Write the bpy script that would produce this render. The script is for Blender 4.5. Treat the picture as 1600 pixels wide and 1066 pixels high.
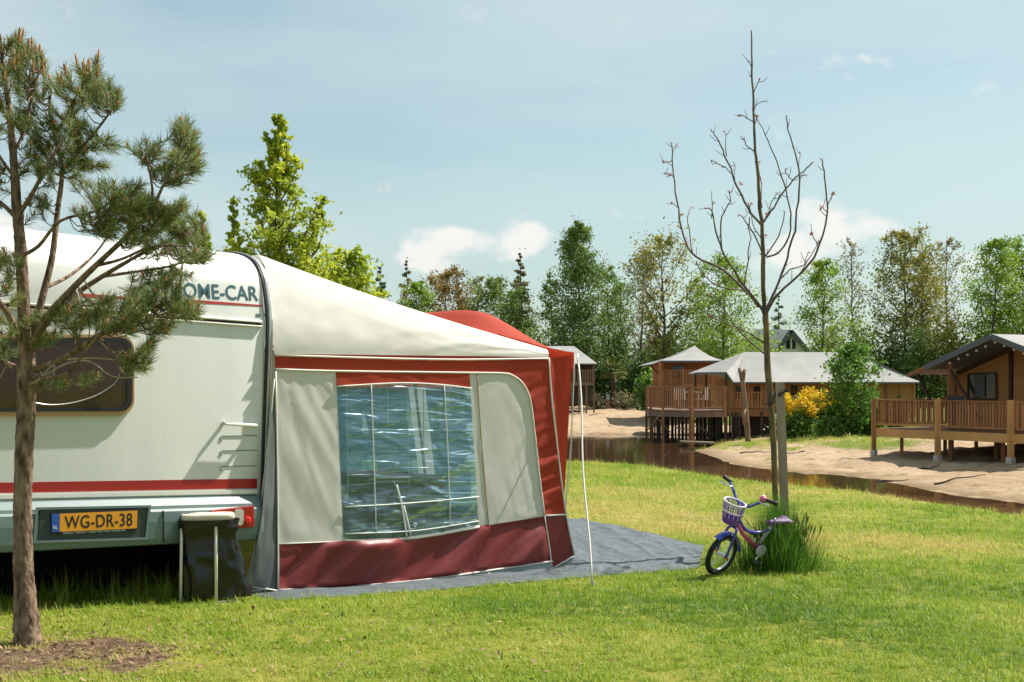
import bpy, bmesh, math, random
import numpy as np
from mathutils import Vector, Matrix, noise as mnoise

for o in list(bpy.data.objects):
    bpy.data.objects.remove(o)
SC = bpy.context.scene
COL = SC.collection
R = math.radians

# ------------------------------------------------------------------ camera
H = 1.3            # eye height (m)
F = 2000.0         # focal length in photo pixels (photo is 1600 wide)
UC, VH = 800.0, 600.0   # column of the axis, row of the horizon in the photo
cam_d = bpy.data.cameras.new('camera')
cam = bpy.data.objects.new('camera', cam_d); COL.objects.link(cam)
cam.location = (0, 0, H); cam.rotation_euler = (R(90), 0, 0)
cam_d.sensor_width = 36; cam_d.lens = 45
cam_d.shift_y = (VH - 533) / 1600
cam_d.clip_start = 0.1; cam_d.clip_end = 3000
SC.camera = cam

# ------------------------------------------------------------------ sun, sky
SUN_AZ, SUN_EL = math.atan2(0.855, 0.519), R(52)
sd = Vector((math.sin(SUN_AZ) * math.cos(SUN_EL), math.cos(SUN_AZ) * math.cos(SUN_EL), math.sin(SUN_EL)))
sun_d = bpy.data.lights.new('sun', 'SUN'); sun_d.energy = 5.0; sun_d.angle = R(0.6); sun_d.color = (1.0, 0.945, 0.86)
sun = bpy.data.objects.new('sun', sun_d); COL.objects.link(sun)
sun.rotation_euler = (-sd).to_track_quat('-Z', 'Y').to_euler(); sun.location = (20, 20, 30)

W = bpy.data.worlds.new('World'); SC.world = W; W.use_nodes = True
wn, wl = W.node_tree.nodes, W.node_tree.links
wn.clear()
def WN(t, **k):
    n = wn.new(t)
    for a, b in k.items(): setattr(n, a, b)
    return n
def wm(op, a, b=None, c=None):
    n = WN('ShaderNodeMath', operation=op)
    for i, x in enumerate((a, b, c)):
        if x is None: continue
        if isinstance(x, (int, float)): n.inputs[i].default_value = x
        else: wl.new(x, n.inputs[i])
    return n.outputs[0]
sky = WN('ShaderNodeTexSky', sky_type='NISHITA'); sky.sun_disc = False
sky.sun_elevation = SUN_EL; sky.sun_rotation = SUN_AZ
sky.air_density = 1.0; sky.dust_density = 1.6; sky.ozone_density = 1.3
SKY_K = 0.075
tc = WN('ShaderNodeTexCoord')
sep = WN('ShaderNodeSeparateXYZ'); wl.new(tc.outputs['Generated'], sep.inputs[0])
az = wm('ARCTAN2', sep.outputs[0], sep.outputs[1])
el = wm('ARCSINE', sep.outputs[2])
comb = WN('ShaderNodeCombineXYZ'); wl.new(az, comb.inputs[0]); wl.new(el, comb.inputs[1])
# thin high veil: even haze with soft streaks
veil_n = WN('ShaderNodeTexNoise'); veil_n.inputs['Scale'].default_value = 3.0; veil_n.inputs['Detail'].default_value = 6
mp = WN('ShaderNodeMapping'); mp.inputs['Scale'].default_value = (0.8, 3.2, 1); mp.inputs['Rotation'].default_value = (0, 0, 0.5)
wl.new(comb.outputs[0], mp.inputs[0]); wl.new(mp.outputs[0], veil_n.inputs['Vector'])
veil = wm('MULTIPLY_ADD', veil_n.outputs[0], 1.5, -0.22)
mixv = WN('ShaderNodeMix', data_type='RGBA')
wl.new(wm('MAXIMUM', wm('MINIMUM', veil, 0.92), 0.12), mixv.inputs['Factor'])
skys = WN('ShaderNodeMix', data_type='RGBA', blend_type='MULTIPLY'); skys.inputs['Factor'].default_value = 1
wl.new(sky.outputs[0], skys.inputs['A']); skys.inputs['B'].default_value = (0.90, 1.05, 0.94, 1)
wl.new(skys.outputs['Result'], mixv.inputs['A']); mixv.inputs['B'].default_value = (5.25, 6.2, 6.25, 1)
# cumulus: broken heaps low over the horizon, two of them where the photo shows them
cn = WN('ShaderNodeTexNoise'); cn.inputs['Scale'].default_value = 16.0; cn.inputs['Detail'].default_value = 9; cn.inputs['Roughness'].default_value = 0.55
mp2 = WN('ShaderNodeMapping'); mp2.inputs['Scale'].default_value = (1.0, 1.5, 1)
wl.new(comb.outputs[0], mp2.inputs[0]); wl.new(mp2.outputs[0], cn.inputs['Vector'])
def bump_at(u, v, su, sv, amp):
    a0 = math.atan2((u - UC) / F, 1); e0 = math.atan((VH - v) / F)
    da = wm('DIVIDE', wm('SUBTRACT', az, a0), su / F); de = wm('DIVIDE', wm('SUBTRACT', el, e0), sv / F)
    r2 = wm('ADD', wm('MULTIPLY', da, da), wm('MULTIPLY', de, de))
    return wm('MULTIPLY', wm('POWER', 2.718, wm('MULTIPLY', r2, -1.0)), amp)
acc = None
for b in ((705, 372, 62, 26, .36), (815, 378, 52, 40, .38), (700, 420, 70, 22, .26), (640, 405, 40, 18, .18), (1310, 372, 70, 48, .40), (1240, 400, 60, 30, .25),
          (1310, 106, 60, 13, .20), (1195, 95, 30, 10, .16), (-20, 380, 110, 40, .36), (1120, 430, 90, 30, .2), (1480, 430, 90, 30, .2),
          (2300, 400, 300, 60, .3), (-900, 420, 300, 60, .3), (3800, 380, 500, 70, .3)):
    x = bump_at(*b); acc = x if acc is None else wm('ADD', acc, x)
dens = wm('ADD', wm('MULTIPLY_ADD', cn.outputs[0], 1.15, -0.70), acc)
mr = WN('ShaderNodeMapRange', interpolation_type='SMOOTHSTEP'); wl.new(dens, mr.inputs[0])
mr.inputs[1].default_value = 0.02; mr.inputs[2].default_value = 0.24; mr.inputs[3].default_value = 0; mr.inputs[4].default_value = 0.78
mixc = WN('ShaderNodeMix', data_type='RGBA'); wl.new(mr.outputs[0], mixc.inputs['Factor'])
wl.new(mixv.outputs['Result'], mixc.inputs['A']); mixc.inputs['B'].default_value = (8.0, 7.6, 7.25, 1)
bg = WN('ShaderNodeBackground'); bg.inputs[1].default_value = SKY_K
wl.new(mixc.outputs['Result'], bg.inputs[0])
wo = WN('ShaderNodeOutputWorld'); wl.new(bg.outputs[0], wo.inputs[0])

SC.view_settings.view_transform = 'Standard'; SC.view_settings.look = 'None'
SC.view_settings.exposure = 0.78; SC.view_settings.gamma = 1.0; SC.view_settings.use_curve_mapping = False
SC.render.engine = 'CYCLES'
SC.cycles.max_bounces = 8; SC.cycles.transparent_max_bounces = 12; SC.cycles.use_denoising = True
SC.cycles.sample_clamp_indirect = 6

# ------------------------------------------------------------------ pixel -> space helpers
def ray(u, v): return Vector(((u - UC) / F, 1.0, (VH - v) / F))
EYE = Vector((0, 0, H))
def P(u, v, Y): return EYE + ray(u, v) * Y
def hit(u, v, p0, n):
    d = ray(u, v); t = (Vector(p0) - EYE).dot(n) / d.dot(n)
    return EYE + d * t
def zlawn(x, y):
    t = max(0.0, min(1.0, (y - 7.8) / 1.2))
    return 0.02 - 0.013 * max(-20, min(40, y)) - 0.018 * max(-5.0, min(5.0, x + 1.58)) - 0.05 * t * t * (3 - 2 * t)
def G(u, v):
    d = ray(u, v); Y = 8.0
    for _ in range(60):
        p = EYE + d * Y
        Y += (zlawn(p.x, p.y) - p.z) / (d.z) * 0.8
    return EYE + d * Y
def nz(x, y=0.0, z=0.0): return mnoise.noise((x, y, z))
rng = np.random.default_rng(7)
rnd = random.Random(11)

# ------------------------------------------------------------------ materials
MATS = {}
def mat(name, col, rough=0.7, metal=0.0, var=0.0, vscale=6.0, bump=0.0, bscale=60.0, transl=0.0, spec=0.4, col2=None, stretch=(1, 1, 1), coat=0.0, detail=6, objvar=0.0):
    if name in MATS: return MATS[name]
    m = bpy.data.materials.new(name); m.use_nodes = True
    nt = m.node_tree; N, L = nt.nodes, nt.links
    b = N['Principled BSDF']
    b.inputs['Roughness'].default_value = rough; b.inputs['Metallic'].default_value = metal
    b.inputs['Specular IOR Level'].default_value = spec
    if coat: b.inputs['Coat Weight'].default_value = coat
    c4 = (*col, 1)
    b.inputs['Base Color'].default_value = c4
    tcn = N.new('ShaderNodeTexCoord'); mpn = N.new('ShaderNodeMapping'); mpn.inputs['Scale'].default_value = stretch
    L.new(tcn.outputs['Object'], mpn.inputs[0])
    colsock = None
    if var > 0 or col2:
        n = N.new('ShaderNodeTexNoise'); n.inputs['Scale'].default_value = vscale; n.inputs['Detail'].default_value = detail
        L.new(mpn.outputs[0], n.inputs['Vector'])
        mr_ = N.new('ShaderNodeMapRange'); mr_.inputs[1].default_value = 0.32; mr_.inputs[2].default_value = 0.68
        L.new(n.outputs[0], mr_.inputs[0])
        mx = N.new('ShaderNodeMix'); mx.data_type = 'RGBA'; L.new(mr_.outputs[0], mx.inputs['Factor'])
        if col2: mx.inputs['A'].default_value = c4; mx.inputs['B'].default_value = (*col2, 1)
        else:
            mx.inputs['A'].default_value = (*[x * (1 - var) for x in col], 1); mx.inputs['B'].default_value = (*[min(1, x * (1 + var)) for x in col], 1)
        colsock = mx.outputs['Result']
        if objvar:
            oi = N.new('ShaderNodeObjectInfo'); hs = N.new('ShaderNodeHueSaturation'); mv = N.new('ShaderNodeMath'); mv.operation = 'MULTIPLY_ADD'
            mv.inputs[1].default_value = 2 * objvar; mv.inputs[2].default_value = 1 - objvar; L.new(oi.outputs['Random'], mv.inputs[0]); L.new(mv.outputs[0], hs.inputs['Value'])
            L.new(colsock, hs.inputs['Color']); colsock = hs.outputs['Color']
        L.new(colsock, b.inputs['Base Color'])
    if bump > 0:
        n2 = N.new('ShaderNodeTexNoise'); n2.inputs['Scale'].default_value = bscale; n2.inputs['Detail'].default_value = 5
        L.new(mpn.outputs[0], n2.inputs['Vector'])
        bp = N.new('ShaderNodeBump'); bp.inputs['Strength'].default_value = bump; bp.inputs['Distance'].default_value = 0.02
        L.new(n2.outputs[0], bp.inputs['Height']); L.new(bp.outputs[0], b.inputs['Normal'])
    if transl > 0:
        t = N.new('ShaderNodeBsdfTranslucent'); t.inputs[0].default_value = c4
        if colsock: L.new(colsock, t.inputs[0])
        ms = N.new('ShaderNodeMixShader'); ms.inputs[0].default_value = transl
        L.new(b.outputs[0], ms.inputs[1]); L.new(t.outputs[0], ms.inputs[2])
        L.new(ms.outputs[0], N['Material Output'].inputs[0])
    MATS[name] = m
    return m

def leaf_mat(name, c1, c2, transl=0.45, scale=1.3):
    """foliage: two leaf tones in loose drifts, light passing through"""
    if name in MATS: return MATS[name]
    m = bpy.data.materials.new(name); m.use_nodes = True
    N, L = m.node_tree.nodes, m.node_tree.links
    b = N['Principled BSDF']; b.inputs['Roughness'].default_value = 0.55; b.inputs['Specular IOR Level'].default_value = 0.25
    tcn = N.new('ShaderNodeTexCoord')
    n = N.new('ShaderNodeTexNoise'); n.inputs['Scale'].default_value = scale; n.inputs['Detail'].default_value = 3
    L.new(tcn.outputs['Object'], n.inputs['Vector'])
    g = N.new('ShaderNodeNewGeometry')
    ad = N.new('ShaderNodeMath'); ad.operation = 'MULTIPLY_ADD'; ad.inputs[1].default_value = 0.5; ad.inputs[2].default_value = -0.25
    L.new(g.outputs['Random Per Island'], ad.inputs[0])
    ad2 = N.new('ShaderNodeMath'); ad2.operation = 'ADD'; L.new(n.outputs[0], ad2.inputs[0]); L.new(ad.outputs[0], ad2.inputs[1])
    mr_ = N.new('ShaderNodeMapRange'); mr_.inputs[1].default_value = 0.25; mr_.inputs[2].default_value = 0.75; L.new(ad2.outputs[0], mr_.inputs[0])
    mx = N.new('ShaderNodeMix'); mx.data_type = 'RGBA'; L.new(mr_.outputs[0], mx.inputs['Factor'])
    mx.inputs['A'].default_value = (*c1, 1); mx.inputs['B'].default_value = (*c2, 1)
    L.new(mx.outputs['Result'], b.inputs['Base Color'])
    t = N.new('ShaderNodeBsdfTranslucent'); L.new(mx.outputs['Result'], t.inputs[0])
    ms = N.new('ShaderNodeMixShader'); ms.inputs[0].default_value = transl
    L.new(b.outputs[0], ms.inputs[1]); L.new(t.outputs[0], ms.inputs[2]); L.new(ms.outputs[0], N['Material Output'].inputs[0])
    MATS[name] = m
    return m

# ------------------------------------------------------------------ object helpers
def wloc(o):
    v = Vector((0, 0, 0))
    while o: v += o.location; o = o.parent
    return v
def tag(o, label=None, cat=None, group=None, kind=None):
    if label: o['label'] = label
    if cat: o['category'] = cat
    if group: o['group'] = group
    if kind: o['kind'] = kind
    return o
def thing(name, label, cat, loc, group=None):
    o = bpy.data.objects.new(name, None); COL.objects.link(o)
    o.location = loc; o.empty_display_size = 0.1
    return tag(o, label, cat, group)
def link(name, me, parent=None):
    o = bpy.data.objects.new(name, me); COL.objects.link(o)
    if parent: o.parent = parent
    return o

class MB:
    """collects vertices and faces (world space) for one mesh object"""
    def __init__(s): s.v = []; s.f = []; s.xf = None
    def add(s, vs, fs):
        o = len(s.v)
        s.v.extend([s.xf(Vector(p)) if s.xf else Vector(p) for p in vs]); s.f.extend([tuple(i + o for i in f) for f in fs])
        return s
    def frame_box(s, c, ex, ey, ez):
        c, ex, ey, ez = Vector(c), Vector(ex), Vector(ey), Vector(ez)
        vs = [c + ex * i + ey * j + ez * k for i in (-.5, .5) for j in (-.5, .5) for k in (-.5, .5)]
        return s.add(vs, [(0, 1, 3, 2), (4, 6, 7, 5), (0, 4, 5, 1), (2, 3, 7, 6), (0, 2, 6, 4), (1, 5, 7, 3)])
    def box(s, c, size, rz=0.0):
        ca, sa = math.cos(rz), math.sin(rz)
        return s.frame_box(c, (size[0] * ca, size[0] * sa, 0), (-size[1] * sa, size[1] * ca, 0), (0, 0, size[2]))
    def bar(s, p, q, w, h, up=(0, 0, 1)):
        p, q = Vector(p), Vector(q); d = q - p; up = Vector(up)
        sd_ = d.cross(up)
        if sd_.length < 1e-6: sd_ = d.cross(Vector((0, 1, 0)))
        sd_.normalize(); u2 = sd_.cross(d).normalized()
        return s.frame_box((p + q) / 2, d, sd_ * w, u2 * h)
    def tube(s, pts, rad, n=8, cap=True, closed=False):
        pts = [Vector(p) for p in pts]; m = len(pts)
        if isinstance(rad, (int, float)): rad = [rad] * m
        rings = []; prev = None
        for i, p in enumerate(pts):
            if closed: t = pts[(i + 1) % m] - pts[i - 1]
            else: t = pts[min(i + 1, m - 1)] - pts[max(i - 1, 0)]
            if t.length < 1e-9: t = Vector((0, 0, 1))
            t.normalize()
            if prev is None:
                a = Vector((0, 0, 1)) if abs(t.z) < 0.9 else Vector((1, 0, 0))
                nrm = t.cross(a).normalized()
            else:
                nrm = prev - t * prev.dot(t)
                if nrm.length < 1e-6: nrm = t.orthogonal()
                nrm.normalize()
            prev = nrm; bn = t.cross(nrm)
            rings.append([p + (nrm * math.cos(2 * math.pi * k / n) + bn * math.sin(2 * math.pi * k / n)) * rad[i] for k in range(n)])
        vs = [p for r_ in rings for p in r_]; fs = []
        for i in range(m if closed else m - 1):
            j = (i + 1) % m
            for k in range(n): fs.append((i * n + k, i * n + (k + 1) % n, j * n + (k + 1) % n, j * n + k))
        if cap and not closed:
            fs.append(tuple(reversed(range(n)))); fs.append(tuple((m - 1) * n + k for k in range(n)))
        return s.add(vs, fs)
    def grid(s, rows):
        """rows: list of equally long lists of points"""
        m, n = len(rows), len(rows[0])
        return s.add([p for r_ in rows for p in r_], [(i * n + j, i * n + j + 1, (i + 1) * n + j + 1, (i + 1) * n + j) for i in range(m - 1) for j in range(n - 1)])
    def prism(s, poly, off):
        """planar polygon (list of points) extruded by vector off"""
        n = len(poly); off = Vector(off); poly = [Vector(p) for p in poly]
        return s.add(poly + [p + off for p in poly], [tuple(reversed(range(n))), tuple(range(n, 2 * n))] + [(i, (i + 1) % n, n + (i + 1) % n, n + i) for i in range(n)])
    def sphere(s, c, r, n=10, m=6, sq=(1, 1, 1)):
        c = Vector(c); rows = []
        for i in range(m + 1):
            th = math.pi * i / m
            rows.append([c + Vector((math.sin(th) * math.cos(2 * math.pi * j / n) * r * sq[0], math.sin(th) * math.sin(2 * math.pi * j / n) * r * sq[1], math.cos(th) * r * sq[2])) for j in range(n + 1)])
        return s.grid(rows)
    def build(s, name, m, parent=None, smooth=False, label=None, bevel=0.0, kind=None, weld=True):
        off = wloc(parent) if parent else Vector((0, 0, 0))
        me = bpy.data.meshes.new(name)
        me.from_pydata([tuple(p - off) for p in s.v], [], s.f)
        if weld or bevel:
            bm = bmesh.new(); bm.from_mesh(me)
            bmesh.ops.remove_doubles(bm, verts=bm.verts, dist=1e-5)
            bmesh.ops.recalc_face_normals(bm, faces=bm.faces)
            if bevel:
                es = [e for e in bm.edges if len(e.link_faces) == 2 and e.calc_face_angle(0) > 0.6]
                bmesh.ops.bevel(bm, geom=es, offset=bevel, segments=2, profile=0.7, affect='EDGES', clamp_overlap=True)
            bm.to_mesh(me); bm.free()
        me.materials.append(m)
        if smooth:
            me.polygons.foreach_set('use_smooth', [True] * len(me.polygons))
        o = link(name, me, parent)
        if label: o['label'] = label
        if kind: o['kind'] = kind
        return o

def soup(name, m, V, faces_n, parent=None, kind=None, smooth=False):
    """fast mesh from an (n*k,3) array of k-gon corners (k = faces_n)"""
    off = np.array(wloc(parent)) if parent else np.zeros(3)
    V = np.asarray(V, dtype=np.float32) - off.astype(np.float32)
    n = len(V) // faces_n
    me = bpy.data.meshes.new(name)
    me.vertices.add(len(V)); me.vertices.foreach_set('co', V.ravel())
    me.loops.add(len(V)); me.loops.foreach_set('vertex_index', np.arange(len(V), dtype=np.int32))
    me.polygons.add(n); me.polygons.foreach_set('loop_start', np.arange(0, len(V), faces_n, dtype=np.int32))
    me.polygons.foreach_set('loop_total', np.full(n, faces_n, dtype=np.int32))
    me.update(calc_edges=True)
    me.materials.append(m)
    o = link(name, me, parent)
    if kind: o['kind'] = kind
    return o

def interp(poly, t):
    """point at parameter t (0..1, by chord length) of a polyline of tuples"""
    pts = [Vector(p) for p in poly]; L_ = [0.0]
    for a, b in zip(pts, pts[1:]): L_.append(L_[-1] + (b - a).length)
    if L_[-1] == 0: return pts[0]
    x = t * L_[-1]
    for i in range(len(pts) - 1):
        if x <= L_[i + 1] or i == len(pts) - 2:
            s_ = (x - L_[i]) / max(1e-9, L_[i + 1] - L_[i]); return pts[i].lerp(pts[i + 1], min(1, max(0, s_)))
def smooth_line(pts, k=3):
    """Catmull-Rom resample"""
    pts = [Vector(p) for p in pts]; out = []
    for i in range(len(pts) - 1):
        p0, p1, p2, p3 = pts[max(i - 1, 0)], pts[i], pts[i + 1], pts[min(i + 2, len(pts) - 1)]
        for j in range(k):
            t = j / k
            out.append(0.5 * ((2 * p1) + (p2 - p0) * t + (2 * p0 - 5 * p1 + 4 * p2 - p3) * t * t + (3 * p1 - p0 - 3 * p2 + p3) * t ** 3))
    out.append(pts[-1]); return out
def text_mesh(txt, size, bold=0.0, spacing=1.0, sx=1.0):
    cu = bpy.data.curves.new('lettering', 'FONT'); cu.body = txt; cu.size = size; cu.offset = bold; cu.space_character = spacing
    cu.resolution_u = 4
    o = bpy.data.objects.new('lettering', cu); COL.objects.link(o)
    bpy.context.view_layer.update()
    me = bpy.data.meshes.new_from_object(o.evaluated_get(bpy.context.evaluated_depsgraph_get()))
    vs = [(v.co.x * sx, v.co.y) for v in me.vertices]; fs = [tuple(p.vertices) for p in me.polygons]
    bpy.data.objects.remove(o); bpy.data.curves.remove(cu); bpy.data.meshes.remove(me)
    return vs, fs
# ------------------------------------------------------------------ frame of the caravan and its awning
TH = math.atan(F / 2276.0)
A = Vector((math.cos(TH), math.sin(TH), -math.sin(TH) * 0.054)).normalized()   # along the caravan's rear, to the right
B = Vector((-math.sin(TH), math.cos(TH), 0))                                     # along the caravan, forward
C = A.cross(B).normalized()
N = -B                                                                           # out of the rear wall
KP = P(150, 817, 7.9)
def K(u, v, off=0.0): return hit(u, v, KP + N * off, N)
O = K(403, 925)
def loc(p): d = p - O; return d.dot(A), d.dot(B), d.dot(C)
def wld(a, b, c): return O + A * a + B * b + C * c
P0 = EYE + ray(435, 930) * 8.72
def Wp(u, v, b=0.0): return hit(u, v, P0 + B * b, N)
def wab(p): d = p - P0; return d.dot(A), d.dot(B)

# ------------------------------------------------------------------ ground, one sheet
LAWN_EDGE = [(-400, 60), (-60, 38), (-20, 29), (-6, 26)] + [tuple(G(u, v)[:2]) for u, v in ((890, 722), (1000, 729), (1070, 742), (1200, 758), (1320, 769), (1400, 781), (1487, 793), (1600, 810))] + [(8.5, 10.5), (14, 6), (40, -6), (400, -60)]
LAWN_POLY = LAWN_EDGE + [(400, -600), (-400, -600)]
SHORE = [(-600, 90), (-60, 70), (-10, 66), (2.9, 61.5), (5, 60.5), (8.6, 59.5), (9.3, 55), (8.2, 50.5), (6.6, 46), (6.5, 38.0), (7.3, 35.5), (8.7, 33.6), (9.2, 30.6), (9.5, 27.6), (10.3, 25.4), (12.5, 20), (18, 13), (44, 4), (400, -40)]
SHORE_POLY = SHORE + [(700, -40), (700, 900), (-600, 900)]
ZW = -1.1
def inside(poly, x, y):
    c = np.zeros(x.shape, bool); n = len(poly)
    for i in range(n):
        x1, y1 = poly[i]; x2, y2 = poly[(i + 1) % n]
        cond = ((y1 > y) != (y2 > y)) & (x < (x2 - x1) * (y - y1) / ((y2 - y1) if y2 != y1 else 1e-9) + x1)
        c ^= cond
    return c
def pdist(line, x, y):
    d = np.full(x.shape, 1e9)
    for (x1, y1), (x2, y2) in zip(line, line[1:]):
        dx, dy = x2 - x1, y2 - y1
        t = np.clip(((x - x1) * dx + (y - y1) * dy) / (dx * dx + dy * dy), 0, 1)
        d = np.minimum(d, np.hypot(x - x1 - t * dx, y - y1 - t * dy))
    return d
def sstep(t): t = np.clip(t, 0, 1); return t * t * (3 - 2 * t)
def zl_np(x, y): return 0.02 - 0.013 * np.clip(y, -20, 40) - 0.018 * np.clip(x + 1.58, -5, 5) - 0.05 * sstep((y - 7.8) / 1.2)
def wob(x, y, s, seed=0.0):
    return np.array([mnoise.noise((a * s + seed, b * s - seed, seed)) for a, b in zip(x.ravel(), y.ravel())]).reshape(x.shape)
def terrain(x, y, detail=True):
    inL, inS = inside(LAWN_POLY, x, y), inside(SHORE_POLY, x, y)
    dL, dS = pdist(LAWN_EDGE, x, y), pdist(SHORE, x, y)
    zl = zl_np(x, y)
    near = zl + (-1.75 - zl) * sstep(dL / 2.6)
    far = np.maximum(-1.75, ZW - 0.25 * dS)
    z = np.where(inL, zl, np.where(inS, ZW + 1.02 * (1 - np.exp(-dS / 15.0)) + 0.004 * np.clip(dS - 30, 0, 400), np.maximum(near, far)))
    if detail:
        w1 = wob(x, y, 0.55, 3.1); w2 = wob(x, y, 1.9, 8.2)
        k = np.where(inS, .25 + .75 * sstep(dS / 1.5), 0)
        z = z + k * (0.10 * w1 + 0.09 * w2 + 0.07 * np.abs(wob(x, y, 1.1, 4.4))) + np.where(inL, 0.006 * w2, 0)
    return z, inL, inS, dL, dS
def ground_z(x, y):
    return float(terrain(np.array([x], float), np.array([y], float))[0][0])

def ramp(a, b, first, growth):
    out = [a]; s = first
    while out[-1] < b: out.append(out[-1] + s); s *= growth
    return out
xs = [-v for v in reversed(ramp(14.3, 900, .6, 1.16))] + list(np.arange(-14, 24, .3)) + ramp(24, 900, .6, 1.16)
ys = [-v for v in reversed(ramp(1, 600, .6, 1.2))] + list(np.arange(0, 64, .3)) + ramp(64, 1500, .5, 1.07)
X, Yg = np.meshgrid(np.array(xs), np.array(ys))
Z, inL, inS, dL, dS = terrain(X, Yg)
V = np.stack([X.ravel(), Yg.ravel(), Z.ravel()], 1)
ny, nx = X.shape
idx = np.arange(ny * nx).reshape(ny, nx)
Fq = np.stack([idx[:-1, :-1], idx[:-1, 1:], idx[1:, 1:], idx[1:, :-1]], -1).reshape(-1, 4)
me = bpy.data.meshes.new('ground'); me.from_pydata(V.tolist(), [], Fq.tolist())
me.polygons.foreach_set('use_smooth', [True] * len(me.polygons))
ground = tag(link('ground', me), kind='structure')
# masks: lawn, far grass, bare soil, wet sand
def blob(x, y, cx, cy, rx, ry): return np.exp(-(((x - cx) / rx) ** 2 + ((y - cy) / ry) ** 2))
pb = G(130, 1015)
soil = blob(X, Yg, pb.x, pb.y, 0.50, 0.34) * 1.05 + .8 * blob(X, Yg, G(30, 1040).x, G(30, 1040).y, .5, .4) + blob(X, Yg, G(1225, 895).x, G(1225, 895).y, .4, .25)
farg = sstep((dS - 24) / 5) * (X < 9.5) + sstep((dS - 3.5) / 3) * (X >= 9.5) * sstep((Yg - 46) / 4) + 0.9 * blob(X, Yg, 12.2, 43.5, 1.8, 3.0) + .8 * blob(X, Yg, 8.7, 47.5, .7, 1.6) + .75 * blob(X, Yg, 10.4, 50, 1.4, 1.5) + .6 * blob(X, Yg, 9.4, 44, .5, .7)
lawn_m = np.where(inL, 1.0, np.where(inS, 0.0, np.clip(1 - dL / 1.6, 0, 1)))
for nm, arr in (('lawn', lawn_m), ('far_grass', np.where(inS, np.clip(farg, 0, 1), 0)), ('soil', soil), ('wet', np.where(inS, np.clip(1 - dS / 1.3, 0, 1), 0))):
    at = me.attributes.new(nm, 'FLOAT', 'POINT'); at.data.foreach_set('value', np.asarray(arr, np.float32).ravel())
def ground_material():
    m = bpy.data.materials.new('ground'); m.use_nodes = True
    N_, L = m.node_tree.nodes, m.node_tree.links; b = N_['Principled BSDF']; b.inputs['Roughness'].default_value = .95; b.inputs['Specular IOR Level'].default_value = .1
    tcn = N_.new('ShaderNodeTexCoord')
    def noise(s, d=6, r=.55):
        n = N_.new('ShaderNodeTexNoise'); n.inputs['Scale'].default_value = s; n.inputs['Detail'].default_value = d; n.inputs['Roughness'].default_value = r
        L.new(tcn.outputs['Object'], n.inputs['Vector']); return n.outputs[0]
    def attr(n): a = N_.new('ShaderNodeAttribute'); a.attribute_name = n; return a.outputs['Fac']
    def rng_(x, a, b2):
        r = N_.new('ShaderNodeMapRange'); r.inputs[1].default_value = a; r.inputs[2].default_value = b2; L.new(x, r.inputs[0]); return r.outputs[0]
    def add(x, y, k=1.0):
        q = N_.new('ShaderNodeMath'); q.operation = 'MULTIPLY_ADD'; L.new(y, q.inputs[0]); q.inputs[1].default_value = k; L.new(x, q.inputs[2]); return q.outputs[0]
    def mix(f, c1, c2):
        x = N_.new('ShaderNodeMix'); x.data_type = 'RGBA'; L.new(f, x.inputs['Factor'])
        for nm, c in (('A', c1), ('B', c2)):
            if isinstance(c, tuple): x.inputs[nm].default_value = (*c, 1)
            else: L.new(c, x.inputs[nm])
        return x.outputs['Result']
    sand = mix(rng_(noise(.7, 8), .35, .65), (.36, .255, .16), (.45, .335, .225))
    sand = mix(rng_(noise(2.2, 12, .72), .52, .64), sand, (.24, .155, .09))
    sand = mix(rng_(attr('wet'), .3, 1.0), sand, (.20, .135, .075))
    turf = mix(rng_(noise(1.4, 8), .35, .65), (.14, .18, .02), (.29, .28, .05))
    fg = mix(rng_(noise(.5, 8), .3, .7), (.085, .13, .02), (.17, .20, .035))
    soilc = mix(rng_(noise(24, 10, .7), .35, .65), (.055, .034, .02), (.26, .17, .105))
    c = mix(rng_(add(attr('far_grass'), noise(1.7, 8, .65), .9), .75, 1.0), sand, fg)
    c = mix(rng_(attr('lawn'), .35, .65), c, turf)
    c = mix(rng_(add(attr('soil'), noise(3.2, 10, .7), 1.3), .98, 1.15), c, soilc)
    L.new(c, b.inputs['Base Color'])
    bp = N_.new('ShaderNodeBump'); bp.inputs['Strength'].default_value = 1.0; bp.inputs['Distance'].default_value = .10
    L.new(add(noise(3.0, 10, .65), noise(38, 6, .6), .35), bp.inputs['Height']); L.new(bp.outputs[0], b.inputs['Normal'])
    return m
me.materials.append(ground_material())

# water
def water_material():
    m = bpy.data.materials.new('pond_water'); m.use_nodes = True
    N_, L = m.node_tree.nodes, m.node_tree.links; b = N_['Principled BSDF']
    b.inputs['Base Color'].default_value = (.060, .032, .016, 1); b.inputs['Roughness'].default_value = .04; b.inputs['IOR'].default_value = 1.33
    tcn = N_.new('ShaderNodeTexCoord'); mp_ = N_.new('ShaderNodeMapping'); mp_.inputs['Scale'].default_value = (1, .4, 1)
    n = N_.new('ShaderNodeTexNoise'); n.inputs['Scale'].default_value = 3.2; n.inputs['Detail'].default_value = 4
    L.new(tcn.outputs['Object'], mp_.inputs[0]); L.new(mp_.outputs[0], n.inputs['Vector'])
    bp = N_.new('ShaderNodeBump'); bp.inputs['Strength'].default_value = .12; bp.inputs['Distance'].default_value = .03
    L.new(n.outputs[0], bp.inputs['Height']); L.new(bp.outputs[0], b.inputs['Normal'])
    return m
mb = MB(); mb.add([(-70, 3, ZW), (70, 3, ZW), (70, 85, ZW), (-70, 85, ZW)], [(0, 1, 2, 3)])
tag(mb.build('pond_water', water_material()), kind='structure')

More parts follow.
